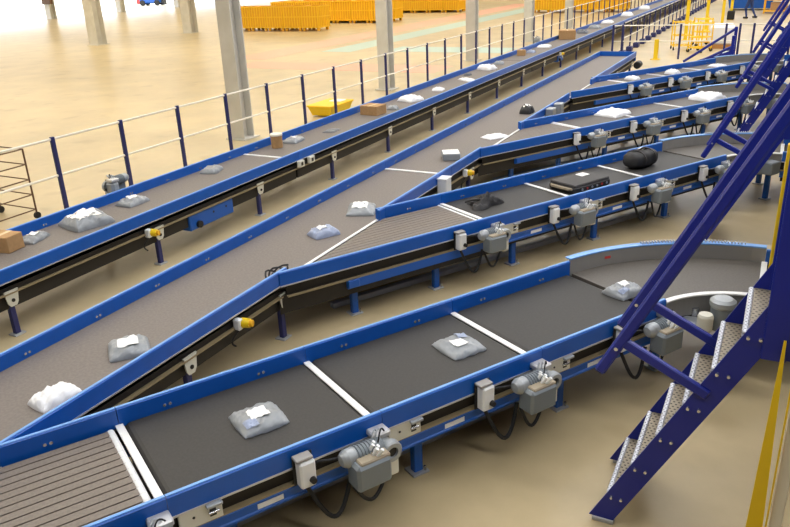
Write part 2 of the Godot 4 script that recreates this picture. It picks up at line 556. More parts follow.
var drive0: Node3D
var box0: Node3D
var plate0: Node3D
var cable_a: ArrayMesh
var cable_b: ArrayMesh
func make_protos() -> void:
	# geared motor: origin at the frame face at the joint, along -z, standing out along +x; centre height 0.46
	var g := MeshInstance3D.new()
	g.name = "gear_motor"
	var s := Shp.new()
	s.lathe([Vector2(0, 0), Vector2(0.045, 0), Vector2(0.056, 0.02), Vector2(0.056, 0.22), Vector2(0.045, 0.235), Vector2(0, 0.235)], Vector3(0.14, 0.50, 0.29), Vector3(0, 0, -1), 16)
	for i in 6:                                            # cooling fins
		s.lathe([Vector2(0.055, 0), Vector2(0.064, 0.002), Vector2(0.064, 0.008), Vector2(0.055, 0.010)], Vector3(0.14, 0.50, 0.235 - 0.021 * i), Vector3(0, 0, -1), 16)
	g.mesh = s.mesh()
	g.material_override = mt.motor_grey
	obj("fan_cover", Shp.new().lathe([Vector2(0, -0.04), Vector2(0.035, -0.036), Vector2(0.048, -0.02), Vector2(0.057, 0.0), Vector2(0.057, 0.05), Vector2(0.05, 0.055)], Vector3(0.14, 0.505, 0.295), Vector3(0, 0, -1), 16), mt.motor_light, g)
	var tb := obj("terminal_box", Shp.new().bev(Vector3(0.205, 0.42, 0.18), Vector3(0.14, 0.175, 0.23), 0.018), mt.motor_grey, g)
	tb.name = "terminal_box"
	obj("box_lid", Shp.new().bev(Vector3(0.195, 0.505, 0.165), Vector3(0.13, 0.03, 0.20), 0.008), mt.lid_brown, g)
	for i in 5:
		obj("cable_gland", Shp.new().tube(Vector3(0.15 + 0.022 * i, 0.515, 0.14 + 0.018 * (i % 2)), Vector3(0.165 + 0.024 * i, 0.565, 0.12 + 0.02 * (i % 2)), 0.0115, 8), mt.white_plastic, g)
	obj("gearbox", Shp.new().bev(Vector3(0.10, 0.435, 0.035), Vector3(0.15, 0.17, 0.12), 0.03), mt.motor_light, g)
	obj("gear_ring", Shp.new().lathe([Vector2(0.034, -0.02), Vector2(0.036, 0.03), Vector2(0.062, 0.03), Vector2(0.07, 0.02), Vector2(0.07, -0.02)], Vector3(0.165, 0.455, 0.01), Vector3(1, 0, 0), 16), mt.motor_light, g)
	obj("shaft_hole", Shp.new().tube(Vector3(0.15, 0.455, 0.01), Vector3(0.182, 0.455, 0.01), 0.033, 14), mt.black, g)
	obj("torque_arm", Shp.new().bev(Vector3(0.16, 0.34, 0.0), Vector3(0.03, 0.13, 0.085), 0.01), mt.cream_plate, g)
	obj("top_bracket", Shp.new().bev(Vector3(0.07, 0.54, 0.03), Vector3(0.1, 0.04, 0.12), 0.008), mt.alu, g)
	for i in 3:
		var w := []
		for k in 9:
			var f := k / 8.0
			w.append(Vector3(0.13 + 0.02 * i - 0.07 * f, 0.53 + 0.055 * sin(PI * f) + 0.01 * i, 0.12 - 0.09 * f - 0.012 * i))
		obj("wire", Shp.new().path(w, 0.005, 5), mt.motor_light if i < 2 else mt.rubber, g)
	drive0 = g
	# isolator switch box
	var b := MeshInstance3D.new()
	b.name = "isolator_switch"
	b.mesh = Shp.new().bev(Vector3(0.08, 0.555, 0), Vector3(0.075, 0.175, 0.10), 0.012).mesh()
	b.material_override = mt.white_plastic
	obj("mount_plate", Shp.new().bev(Vector3(0.04, 0.56, 0), Vector3(0.012, 0.20, 0.125), 0.003), mt.black, b)
	obj("mount_hood", Shp.new().bev(Vector3(0.07, 0.655, 0.01), Vector3(0.07, 0.018, 0.105), 0.004), mt.guard_grey, b)
	obj("knob", Shp.new().tube(Vector3(0.115, 0.52, -0.02), Vector3(0.142, 0.52, -0.02), 0.021, 12, 0.018), mt.black, b)
	box0 = b
	# bearing plate with slotted tensioner
	var p := MeshInstance3D.new()
	p.name = "bearing_plate"
	p.mesh = Shp.new().bev(Vector3(0.012, 0.508, -0.10), Vector3(0.02, 0.115, 0.24), 0.004).mesh()
	p.material_override = mt.cream_plate
	obj("slot", Shp.new().box(Vector3(0.023, 0.507, -0.165), Vector3(0.004, 0.055, 0.036)), mt.black, p)
	obj("tension_bolt", Shp.new().tube(Vector3(0.03, 0.507, -0.14), Vector3(0.03, 0.507, -0.2), 0.009, 8), mt.chrome, p)
	obj("bolt_hole", Shp.new().tube(Vector3(0.02, 0.515, -0.06), Vector3(0.025, 0.515, -0.06), 0.008, 8), mt.black, p)
	obj("top_lug", Shp.new().bev(Vector3(0.05, 0.568, -0.17), Vector3(0.03, 0.02, 0.09), 0.004), mt.motor_light, p)
	plate0 = p
	var w1 := []
	var w2 := []
	for k in 15:
		var f := k / 14.0
		w1.append(Vector3(0.14 - 0.10 * f, 0.40 - 0.22 * sin(PI * f) - 0.01 * f, 0.30 - 0.34 * f))
		w2.append(Vector3(0.06 + 0.05 * sin(PI * f), 0.47 - 0.24 * sin(PI * f) - 0.08 * f, 0.56 - 0.30 * f))
	cable_a = Shp.new().path(w1, 0.012, 7).mesh()
	cable_b = Shp.new().path(w2, 0.014, 7).mesh()

func drive(parent: Node, x: float, s: float) -> void:
	put(drive0, parent, Vector3(x, 0.075, -(s - 0.03)))
	put(box0, parent, Vector3(x, 0, -(s - 0.555)))
	var o := obj("cable_loop", cable_a, mt.rubber, parent)
	o.position = Vector3(x, 0, -s)
	o = obj("cable_loop", cable_b, mt.rubber, parent)
	o.position = Vector3(x, 0, -s)
	var sup := []
	for k in 9:
		var f := k / 8.0
		sup.append(Vector3(x + 0.05 + 0.06 * sin(PI * f), 0.58 + 0.035 * sin(PI * f) - 0.05 * f, -(s - 0.50 + 0.20 * f)))
	obj("supply_cable", Shp.new().path(sup, 0.009, 6), mt.rubber, parent)

func sticker(parent: Node, x: float, s: float) -> void:
	obj("sticker", Shp.new().box(Vector3(x + 0.027, 0.398, -s), Vector3(0.003, 0.034, 0.16)), mt.white_plastic, parent)

func straight(parent: Node, w: float, l: float, belt: String, joint := true, far_legs := true) -> void:
	var h := w / 2
	obj("belt", belt_loop(-h + 0.006, h - 0.006, 0.03, l - 0.012), mt[belt], parent)
	if joint:
		obj("joint_plate", Shp.new().bev(Vector3(0, HB + 0.001, 0.0), Vector3(w, 0.012, 0.048), 0.003), mt.white_strip, parent)
	for sd in [-1.0, 1.0]:
		guard(parent, sd * h, sd, 0.002, l - 0.002)
		flank(parent, sd * h, sd, 0.0, l)
		leg(parent, sd * (h - 0.14), 0.36)
	obj("bed_pan", Shp.new().box(Vector3(0, 0.46, -l / 2), Vector3(w - 0.06, 0.02, l)), mt.recess, parent)
	shade_pan(parent, w, 0.02, l - 0.02, 0.27, 0.09)
	put(plate0, parent, Vector3(h + 0.02, 0, -0.06))
	sticker(parent, h, 0.56)
	drive(parent, h + 0.02, l)

func merge_section(parent: Node, w: float, nc: float, j1: float) -> void:
	# strips run up to the main belt's edge; the cut follows that edge
	var h := w / 2
	var edge := func(x: float, gap: float) -> float: return (BX1 + gap - (nc + x) * cos(TH)) / sin(TH) - j1
	var n := 14
	var pitch := (w - 0.05) / n
	for i in n:
		var x := -h + 0.025 + pitch * (i + 0.5)
		var xa := x - pitch * 0.42
		var xb := x + pitch * 0.42
		var s := Shp.new()
		var p := []
		for y in [HB - 0.012, HB]:
			for q in [[xa, edge.call(xa, 0.03)], [xb, edge.call(xb, 0.03)], [xb, -0.075], [xa, -0.075]]:
				p.append(Vector3(q[0], y, -q[1]))
		s.hexa(p)
		var o := obj("strip_belt", s, mt.strip_grey, parent)
		obj("strip_pulley", Shp.new().tube(Vector3(xa - 0.004, HB - 0.02, 0.062), Vector3(xb + 0.004, HB - 0.02, 0.062), 0.026, 12), mt.white_plastic, o)
	var poly := PackedVector2Array([Vector2(-h, edge.call(-h, 0.01)), Vector2(h, edge.call(h, 0.01)), Vector2(h, -0.03), Vector2(-h, -0.03)])
	obj("strip_bed", Shp.new().prism(poly, Vector3(0, HB - 0.06, 0), Vector3.RIGHT, Vector3(0, 0, -1), Vector3(0, 0.03, 0)), mt.recess, parent)
	obj("shade_pan", Shp.new().prism(poly, Vector3(0, 0.28, 0), Vector3.RIGHT, Vector3(0, 0, -1), Vector3(0, 0.18, 0)), mt.recess, parent)  # added dark underside, deepens the shade below the strips
	# bright divider along the main belt
	var a := Vector3(-h, HB + 0.002, -edge.call(-h, 0.0))
	var b := Vector3(h, HB + 0.002, -edge.call(h, 0.0))
	obj("merge_strip", Shp.new().bev((a + b) / 2, Vector3(0.035, 0.012, (b - a).length()), 0.003, Basis.looking_at(b - a)), mt.white_strip, parent)
	guard(parent, -h, -1.0, edge.call(-h, 0.0) - 0.02, -0.002)
	guard(parent, h, 1.0, edge.call(h, 0.0) + 0.03, -0.002)
	flank(parent, -h, -1.0, edge.call(-h, 0.0) + 0.12, 0.0)
	flank(parent, h, 1.0, edge.call(h, 0.0) + 0.1, 0.0, false)
	var pb := PackedVector2Array([Vector2(-0.03, 0.352), Vector2(0.034, 0.352), Vector2(0.034, 0.44), Vector2(-0.03, 0.44)])
	var s0: float = edge.call(h, 0.0) + 0.72
	obj("frame_beam", Shp.new().prism(pb, Vector3(h, 0, -s0), Vector3.RIGHT, Vector3.UP, Vector3(0, 0, s0)), mt.beam_blue, parent)
	obj("beam_end", Shp.new().bev(Vector3(h + 0.04, 0.40, -s0 - 0.06), Vector3(0.03, 0.075, 0.12), 0.005), mt.beam_blue, parent)
	leg(parent, h - 0.13, -1.72)
	leg(parent, h - 0.13, -0.72)
	leg(parent, -h + 0.13, -0.6)
	sticker(parent, h, -1.0)
	drive(parent, h + 0.02, 0.0)

func arc_poly(cx: float, r0: float, r1: float, a0: float, a1: float, n := 16) -> PackedVector2Array:
	var p := PackedVector2Array()
	for i in n + 1:
		var a := lerpf(a0, a1, float(i) / n)
		p.append(Vector2(cx - r1 * cos(a), r1 * sin(a)))
	for i in n + 1:
		var a := lerpf(a1, a0, float(i) / n)
		p.append(Vector2(cx - r0 * cos(a), r0 * sin(a)))
	return p

func ring(poly: PackedVector2Array, y0: float, y1: float) -> Shp:
	return Shp.new().prism(poly, Vector3(0, y0, 0), Vector3.RIGHT, Vector3(0, 0, -1), Vector3(0, y1 - y0, 0))

const RO := 1.78
func curve_section(parent: Node, w: float) -> void:
	var h := w / 2
	var cx := RO - h
	var ri := RO - w
	var e := PI / 3
	obj("belt", ring(arc_poly(cx, ri + 0.006, RO - 0.006, 0.012, e - 0.012), HB - 0.05, HB - 0.004), mt.curve_belt, parent)
	var g := obj("outer_guard", ring(arc_poly(cx, RO, RO + 0.02, 0.0, e), 0.50, HT + 0.015), mt.guard_grey, parent)
	obj("guard_flange", ring(arc_poly(cx, RO - 0.004, RO + 0.065, 0.0, e), HT + 0.015, HT + 0.028), mt.guard_edge, g)
	obj("outer_skirt", ring(arc_poly(cx, RO + 0.021, RO + 0.05, 0.0, e), 0.44, 0.66), mt.guard_blue, parent)
	g = obj("inner_guard", ring(arc_poly(cx, ri - 0.02, ri, 0.0, e), 0.50, HT - 0.03), mt.guard_grey, parent)
	obj("guard_flange", ring(arc_poly(cx, ri - 0.045, ri + 0.004, 0.0, e), HT - 0.03, HT - 0.018), mt.white_strip, g)
	obj("bed_pan", ring(arc_poly(cx, ri - 0.02, RO + 0.02, 0.0, e), 0.42, 0.5), mt.recess, parent)
	var comb := Shp.new()
	for i in 34:                                           # fine teeth along the outer flange
		var a := e * (0.42 + 0.5 * i / 34.0)
		var d := Vector3(-cos(a), 0, -sin(a))
		comb.box(Vector3(cx, HT + 0.035, 0) + d * (RO + 0.04), Vector3(0.05, 0.02, 0.008), Basis(Vector3.UP, PI - a))
	var cm := obj("flange_teeth", comb, mt.galv, g.get_parent().get_node("outer_guard"))
	cm.set_meta("kind", "stuff")
	for a in [0.12, 0.9]:
		var d := Vector3(-cos(a), 0, -sin(a))
		for r in [ri + 0.1, RO - 0.1]:
			var q: Vector3 = Vector3(cx, 0, 0) + d * r
			var o := obj("leg", Shp.new().bev(q + Vector3(0, 0.21, 0), Vector3(0.06, 0.42, 0.06), 0.006), mt.beam_blue, parent)
			obj("foot_plate", Shp.new().bev(q + Vector3(0, 0.008, 0), Vector3(0.12, 0.016, 0.12), 0.003), mt.galv, o)
	# curve drive standing inside the bend
	var a2 := 0.62
	var d2 := Vector3(-cos(a2), 0, -sin(a2))
	var c: Vector3 = Vector3(cx, 0, 0) + d2 * (ri - 0.17)
	var m := obj("curve_motor", Shp.new().lathe([Vector2(0, 0), Vector2(0.075, 0), Vector2(0.085, 0.02), Vector2(0.085, 0.2), Vector2(0, 0.2)], c + Vector3(0, 0.44, 0), Vector3.UP, 16), mt.motor_grey, parent)
	obj("fan_cap", Shp.new().lathe([Vector2(0.092, 0), Vector2(0.1, 0.02), Vector2(0.098, 0.05), Vector2(0.07, 0.07), Vector2(0, 0.072)], c + Vector3(0, 0.63, 0), Vector3.UP, 18), mt.motor_light, m)
	obj("terminal_box", Shp.new().bev(c + Vector3(0.13, 0.53, -0.06), Vector3(0.16, 0.17, 0.2), 0.015), mt.motor_grey, m)
	obj("gear_housing", Shp.new().lathe([Vector2(0, 0), Vector2(0.05, 0), Vector2(0.06, 0.02), Vector2(0.06, 0.12), Vector2(0.05, 0.14), Vector2(0, 0.14)], c + Vector3(-0.03, 0.46, 0.16), Vector3.UP, 14), mt.cream_plate, m)
	obj("drive_arm", Shp.new().bev(c + Vector3(-0.14, 0.47, 0.12), Vector3(0.2, 0.05, 0.12), 0.01, Basis(Vector3.UP, 0.5)), mt.motor_light, m)
	obj("cam_follower", Shp.new().tube(c + Vector3(-0.2, 0.48, 0.05), c + Vector3(-0.2, 0.56, 0.05), 0.03, 12), mt.chrome, m)

func in_line(nc: float, s: float) -> Vector3:                # line coordinates -> world
	return Vector3(nc * cos(TH) + s * sin(TH), 0, nc * sin(TH) - s * cos(TH))

func infeeds() -> void:
	var m := mat("curve_belt", Color8(100, 95, 88), 0.55)
	m.albedo_texture = mt.belt_black.albedo_texture
	m.uv1_triplanar = true
	m.uv1_world_triplanar = true
	m.uv1_scale = Vector3.ONE * 0.8
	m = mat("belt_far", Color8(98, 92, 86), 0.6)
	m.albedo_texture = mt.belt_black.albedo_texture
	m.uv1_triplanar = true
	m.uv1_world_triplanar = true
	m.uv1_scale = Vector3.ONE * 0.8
	var names := ["front infeed line", "infeed line carrying black luggage", "infeed line carrying white sacks", "rearmost infeed line"]
	var nc := [-3.82, -6.24, -8.74, -11.32]
	var j1 := [0.63, 4.95, 9.21, 13.48]
	var w := [0.985, 0.985, 1.0, 1.02]
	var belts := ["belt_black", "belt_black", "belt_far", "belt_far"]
	var sec := ["first belt section after the strips on the %s", "middle belt section of the %s", "last straight belt section before the bend of the %s"]
	for k in 4:
		var t := thing("merge_conveyor", "striped merge section of the %s running into the main belt" % names[k], "conveyor", in_line(nc[k], j1[k]), -TH, "merge sections of the infeed lines")
		merge_section(t, w[k], nc[k], j1[k])
		for i in 3:
			t = thing("belt_conveyor", sec[i] % names[k], "conveyor", in_line(nc[k], j1[k] + 1.317 * i), -TH, "straight belt sections of the infeed lines")
			straight(t, w[k], 1.317, belts[k])
		t = thing("curve_conveyor", "curved belt section with grey outer guard on the %s" % names[k], "conveyor", in_line(nc[k], j1[k] + 1.317 * 3), -TH, "curved sections of the infeed lines")
		curve_section(t, w[k])
		if k == 0:
			var ra := 0.24
			obj("red_sticker", Shp.new().box(Vector3(RO - w[k] / 2 - (RO - 0.004) * cos(ra), 0.655, -(RO - 0.004) * sin(ra)), Vector3(0.004, 0.022, 0.06), Basis(Vector3.UP, -ra)), mt.red, t)
		# outlet straight beyond the bend
		var c := in_line(nc[k] - w[k] / 2 + RO, j1[k] + 1.317 * 3)
		var a := -TH - PI / 3
		var rm: float = RO - w[k] / 2
		var p := c + Basis(Vector3.UP, a) * Vector3(-rm, 0, 0)
		t = thing("belt_conveyor", "outlet belt section beyond the bend of the %s, under the platform" % names[k], "conveyor", p, a, "outlet sections of the infeed lines")
		straight(t, w[k], 1.6, belts[k])
		# cable trunking on the floor under the line
		var tr := obj("cable_trunking", Shp.new().bev(Vector3(0, 0.03, 0), Vector3(0.07, 0.06, 4.9), 0.006), mt.galv)
		tr.position = in_line(nc[k] + 0.12, j1[k] + 0.6)
		tr.rotation.y = -TH
		tag(tr, "grey metal cable trunking on the floor under the %s" % names[k], "trunking", "floor cable trunking")

func hanger(parent: Node, x: float, s: float, side := 1.0) -> void:
	# white tapered leg bracket with its bolt, dark blue leg below
	var p := PackedVector2Array([Vector2(-0.075, 0.475), Vector2(0.075, 0.475), Vector2(0.055, 0.35), Vector2(0.03, 0.315), Vector2(-0.03, 0.315), Vector2(-0.055, 0.35)])
	var b := obj("leg_bracket", Shp.new().prism(p, Vector3(x + side * 0.012, 0, -s), Vector3(0, 0, -1), Vector3.UP, Vector3(side * 0.012, 0, 0)), mt.cream_plate, parent)
	obj("bracket_bolt", Shp.new().tube(Vector3(x + side * 0.02, 0.375, -s), Vector3(x + side * 0.034, 0.375, -s), 0.018, 8), mt.recess, b)
	var l := obj("leg", Shp.new().bev(Vector3(x - side * 0.04, 0.19, -s), Vector3(0.05, 0.37, 0.06), 0.006), mt.post_navy, parent)
	obj("foot_plate", Shp.new().bev(Vector3(x - side * 0.04, 0.008, -s), Vector3(0.11, 0.016, 0.12), 0.003), mt.galv, l)

func emergency_stop(parent: Node, x: float, s: float, y := 0.485) -> void:
	var b := obj("emergency_stop", Shp.new().bev(Vector3(x + 0.045, y, -s + 0.03), Vector3(0.07, 0.10, 0.06), 0.01), mt.white_plastic, parent)
	obj("yellow_collar", Shp.new().tube(Vector3(x + 0.06, y, -s), Vector3(x + 0.13, y, -s - 0.02), 0.045, 14, 0.04), mt.safety_yellow, b)
	obj("button", Shp.new().tube(Vector3(x + 0.13, y, -s - 0.02), Vector3(x + 0.155, y, -s - 0.027), 0.03, 12), mt.cage_dark, b)
	var w := []
	for k in 8:
		var f := k / 7.0
		w.append(Vector3(x + 0.05 - 0.06 * f, y - 0.05 - 0.17 * f, -s + 0.03 + 0.07 * sin(PI * f)))
	obj("cable", Shp.new().path(w, 0.008, 6), mt.rubber, b)

func main_belts() -> void:
	# main belt: x BX0..BX1; near guard is open where the infeed lines join
	var w := BX1 - BX0
	var h := w / 2
	var xc := (BX0 + BX1) / 2
	var t := thing("main_conveyor", "grey main belt section passing the foreground, fed by two infeed lines", "conveyor", Vector3(xc, 0, 2.0), 0, "main belt sections")
	obj("belt", belt_loop(-h + 0.005, h - 0.005, 0.0, 10.86), mt.belt_grey, t)
	guard(t, -h, -1.0, 0.0, 10.868)
	flank(t, -h, -1.0, 0.0, 10.87, false)
	for seg in [[0.0, 2.12], [3.86, 7.05], [8.84, 10.868]]:
		guard(t, h, 1.0, seg[0], seg[1])
		flank(t, h, 1.0, seg[0], seg[1], false)
	obj("bed_pan", Shp.new().box(Vector3(0, 0.45, -5.43), Vector3(w - 0.04, 0.02, 10.86)), mt.recess, t)
	shade_pan(t, w, 0.02, 10.84, 0.31, 0.02)
	for s in [1.0, 3.75, 5.73, 7.0, 9.5]:
		hanger(t, h, s)
		hanger(t, -h, s, -1.0)
	emergency_stop(t, h, 6.33)
	var sb := obj("junction_box", Shp.new().bev(Vector3(h + 0.11, 0.54, -10.47), Vector3(0.13, 0.21, 0.17), 0.01), mt.white_plastic, t)
	obj("box_lid", Shp.new().bev(Vector3(h + 0.11, 0.652, -10.47), Vector3(0.14, 0.018, 0.18), 0.004), mt.white_plastic, sb)
	t = thing("main_conveyor", "grey main belt section ending in a blue end guard beside the white railing", "conveyor", Vector3(xc, 0, -8.87), 0, "main belt sections")
	obj("belt", belt_loop(-h + 0.005, h - 0.005, 0.03, 13.25), mt.belt_grey, t)
	obj("joint_plate", Shp.new().bev(Vector3(0, HB + 0.001, 0.005), Vector3(w, 0.012, 0.05), 0.003), mt.white_strip, t)
	guard(t, -h, -1.0, 0.002, 13.28)
	flank(t, -h, -1.0, 0.0, 13.28, false)
	for seg in [[0.002, 1.14], [2.98, 6.09], [7.98, 13.28]]:
		guard(t, h, 1.0, seg[0], seg[1])
		flank(t, h, 1.0, seg[0], seg[1], false)
	obj("end_guard", Shp.new().bev(Vector3(0, 0.58, -13.3), Vector3(w + 0.08, 0.25, 0.04), 0.006), mt.guard_blue, t)
	obj("bed_pan", Shp.new().box(Vector3(0, 0.45, -6.64), Vector3(w - 0.04, 0.02, 13.26)), mt.recess, t)
	shade_pan(t, w, 0.02, 13.24, 0.31, 0.02)
	for s in [0.8, 2.9, 4.9, 6.9, 8.9, 10.9, 12.9]:
		hanger(t, h, s)
		hanger(t, -h, s, -1.0)
	emergency_stop(t, h, 0.51)
	for s in [4.42, 4.95]:
		obj("control_box", Shp.new().bev(Vector3(h + 0.13, 0.60, -s), Vector3(0.14, 0.2, 0.22), 0.012), mt.motor_light, t)
	obj("end_motor", Shp.new().lathe([Vector2(0, 0), Vector2(0.09, 0), Vector2(0.1, 0.03), Vector2(0.1, 0.3), Vector2(0, 0.3)], Vector3(h + 0.2, 0.42, -12.6), Vector3(0, 0, -1), 14), mt.black, t)
	# outer belt beside the fence
	w = AX1 - AX0
	h = w / 2
	xc = (AX0 + AX1) / 2
	var cuts := [-1.0, 8.95, 20.7, 33.0, 62.0]
	var lab := ["outer belt section by the brown cage, carrying the biggest grey mailer", "outer belt section carrying the round tub and a brown carton", "outer belt section carrying a long brown carton", "distant outer belt section running out under the far railing"]
	for i in 4:
		var l: float = cuts[i + 1] - cuts[i]
		t = thing("outer_conveyor", lab[i], "conveyor", Vector3(xc, 0, -cuts[i]), 0, "outer belt sections")
		obj("belt", belt_loop(-h + 0.005, h - 0.005, 0.03, l), mt.belt_grey, t)
		if i == 1:
			obj("joint_plate", Shp.new().bev(Vector3(0, HB + 0.001, 0.005), Vector3(w, 0.012, 0.05), 0.003), mt.white_strip, t)
		for sd in [-1.0, 1.0]:
			guard(t, sd * h, sd, 0.002, l - 0.002)
			flank(t, sd * h, sd, 0.0, l, false)
		obj("bed_pan", Shp.new().box(Vector3(0, 0.45, -l / 2), Vector3(w - 0.04, 0.02, l)), mt.recess, t)
		shade_pan(t, w, 0.02, l - 0.02, 0.29, 0.02)
		for k in 40:
			var s: float = 0.1 + 1.975 * k - cuts[i]
			if s > 0.15 and s < l - 0.1:
				hanger(t, h, s)
				hanger(t, -h, s, -1.0)
		if i == 0:
			emergency_stop(t, h, 6.86, 0.46)
			var m := put(drive0, t, Vector3(-h - 0.02, 0.29, -7.4))
			m.rotation.y = PI
			blue_drive(t, h, 7.55, 8.4)
		if i == 1:
			for s in [-0.12, 0.16]:
				var b := obj("sensor_box", Shp.new().bev(Vector3(h + 0.07, 0.52, -s - 0.12), Vector3(0.05, 0.10, 0.14), 0.008), mt.cream_plate, t)
				obj("sensor_lens", Shp.new().box(Vector3(h + 0.096, 0.52, -s - 0.12), Vector3(0.004, 0.05, 0.05)), mt.recess, b)
		if i == 2:
			blue_drive(t, h, 2.6, 3.2)
			emergency_stop(t, h, 2.75, 0.47)
			var m := put(drive0, t, Vector3(-h - 0.02, 0.28, -4.0))
			m.rotation.y = PI

func blue_drive(t: Node, h: float, s0: float, s1: float) -> void:
	var b := obj("drive_housing", Shp.new().bev(Vector3(h - 0.16, 0.335, -(s0 + s1) / 2), Vector3(0.34, 0.21, s1 - s0), 0.015), mt.beam_blue, t)
	obj("housing_gear", Shp.new().tube(Vector3(h, 0.29, -s0 - 0.15), Vector3(h + 0.05, 0.29, -s0 - 0.15), 0.045, 12), mt.black, b)
	for k in 2:
		obj("housing_bolt", Shp.new().tube(Vector3(h, 0.36, -s0 - 0.45 - 0.25 * k), Vector3(h + 0.012, 0.36, -s0 - 0.45 - 0.25 * k), 0.016, 8), mt.black, b)

# ------------------------------------------------------------------ ladders and platform
func ladder(parent: Node3D) -> void:
	# origin on the floor at the foot's front corner on the near stringer; +x is the run, -z the width
	var wd := 0.61
	var run := 0.5                                          # run per rise
	var top := 1.62
	for z in [0.0, -wd]:
		var p := PackedVector2Array([Vector2(0, 0.03), Vector2(0.145, 0.03), Vector2(0.145 + (top - 0.3) * run, top - 0.3), Vector2(0.88, top - 0.3), Vector2(0.88, 1.76)])
		var st := obj("stringer", Shp.new().prism(p, Vector3(0, 0, z + (0.0 if z < 0 else -0.012)), Vector3.RIGHT, Vector3.UP, Vector3(0, 0, 0.012)), mt.navy, parent)
		obj("foot_angle", Shp.new().bev(Vector3(0.085, 0.015, z - 0.02), Vector3(0.13, 0.03, 0.06), 0.004), mt.galv, st)
		var b := Shp.new()
		for k in 7:
			var y := 0.205 + 0.238 * k
			for dx in [0.018, 0.075]:
				if y < top - 0.05:
					b.tube(Vector3(y * run + dx + 0.005, y, z - 0.02), Vector3(y * run + dx + 0.005, y, z + 0.022), 0.0085, 8)
		var bo := obj("bolts", b, mt.chrome, st)
		bo.set_meta("kind", "stuff")
		# upright at the top, bolted to the platform
		obj("upright", Shp.new().bev(Vector3(0.845, 2.1, z), Vector3(0.115, 1.62, 0.03), 0.005), mt.navy, parent)
		obj("upright_plate", Shp.new().bev(Vector3(0.945, 1.52, z), Vector3(0.19, 0.44, 0.02), 0.004), mt.navy, parent)
		# handrail, parallel to the stringer, with two struts square to it
		var d := Vector3(0.4472, 0.8944, 0)
		var o := Vector3(0.0, 1.035, z)
		var bs := Basis(d.cross(Vector3(0, 0, 1)), d, Vector3(0, 0, 1))
		var hr := obj("handrail", Shp.new().bev(o + d * 1.0, Vector3(0.062, 2.0, 0.045), 0.012, bs), mt.navy, parent)
		obj("rail_end_cap", Shp.new().bev(o + d * 0.005, Vector3(0.05, 0.014, 0.034), 0.003, bs), mt.post_navy, hr)
		for f in [0.24]:
			var a: Vector3 = o + d * f
			var c: Vector3 = a + bs.x * 0.52
			var sr := obj("strut", Shp.new().bev((a + c) / 2, Vector3(0.52, 0.055, 0.035), 0.006, bs), mt.navy, parent)
			obj("strut_bolt", Shp.new().tube(a + d * -0.05 + Vector3(0, 0, -0.03), a + d * -0.05 + Vector3(0, 0, 0.03), 0.011, 8), mt.chrome, sr)
	for k in 7:
		var y := 0.215 + 0.238 * k
		if y > top:
			continue
		var x0 := y * run - 0.015
		var tr := obj("tread", Shp.new().bev(Vector3(x0 + 0.085, y, -wd / 2), Vector3(0.115, 0.03, wd - 0.012), 0.004), mt.tread_top, parent)
		obj("nosing", Shp.new().bev(Vector3(x0 + 0.014, y - 0.004, -wd / 2), Vector3(0.028, 0.044, wd - 0.012), 0.006), mt.tread_nose, tr)

func ladders() -> void:
	var lab := ["blue steep ladder in front with four punched treads in view", "blue steep ladder standing past the front bend, mostly behind the front ladder", "blue steep ladder past the bend of the luggage line", "small distant blue ladder past the bend with white sacks", "farthest blue ladder by the white railing"]
	var d := [3.744, 8.97, 14.1, 19.3, 24.8]
	for k in 5:
		var t := thing("ladder", lab[k], "ladder", Vector3(-0.70, 0, -d[k]), 0, "ladders up to the platform")
		ladder(t)
	var t := thing("access_platform", "raised steel platform along the ladder tops", "platform", Vector3(0.9, 0, -12.0))
	obj("deck", Shp.new().box(Vector3(0, 1.86, 0), Vector3(1.1, 0.04, 29.0)), mt.galv, t)
	obj("edge_beam", Shp.new().box(Vector3(-0.53, 1.74, 0), Vector3(0.05, 0.2, 29.0)), mt.navy, t)
	obj("edge_beam", Shp.new().box(Vector3(0.53, 1.74, 0), Vector3(0.05, 0.2, 29.0)), mt.navy, t)
	for z in [13.0, 7.6, -1.0, -6.6, -14.0]:
		obj("leg", Shp.new().bev(Vector3(0.5, 0.82, z), Vector3(0.1, 1.64, 0.1), 0.008), mt.navy, t)
	# yellow tapered stay and grey post by the front ladder
	t = thing("yellow_stay", "tapered yellow steel stay beside the top of the front ladder", "post", Vector3(0.19, 0, -3.7))
	obj("plate", Shp.new().prism(PackedVector2Array([Vector2(-0.045, 0), Vector2(0.052, 0), Vector2(0.0, 1.42), Vector2(-0.012, 1.42)]), Vector3(0, 0, 0), Vector3.RIGHT, Vector3.UP, Vector3(0, 0, -0.02)), mt.safety_yellow, t)
	obj("edge_bar", Shp.new().box(Vector3(0.055, 0.7, 0.0), Vector3(0.008, 1.4, 0.03)), mt.safety_yellow, t)
	t = thing("grey_post", "slim grey post behind the tapered yellow stay", "post", Vector3(0.29, 0, -3.74))
	obj("shaft", Shp.new().bev(Vector3(0, 0.85, 0), Vector3(0.06, 1.7, 0.05), 0.005), mt.rail_cream, t)
	obj("foot_plate", Shp.new().bev(Vector3(0, 0.01, 0), Vector3(0.12, 0.02, 0.12), 0.003), mt.galv, t)
	t = thing("yellow_post", "yellow post behind the front ladder, near the front bend", "post", Vector3(0.14, 0, -6.9), 0)
	obj("shaft", Shp.new().bev(Vector3(0, 0.85, 0), Vector3(0.06, 1.7, 0.06), 0.006), mt.safety_yellow, t)
	obj("foot_plate", Shp.new().bev(Vector3(0, 0.01, 0), Vector3(0.16, 0.02, 0.16), 0.003), mt.safety_yellow, t)

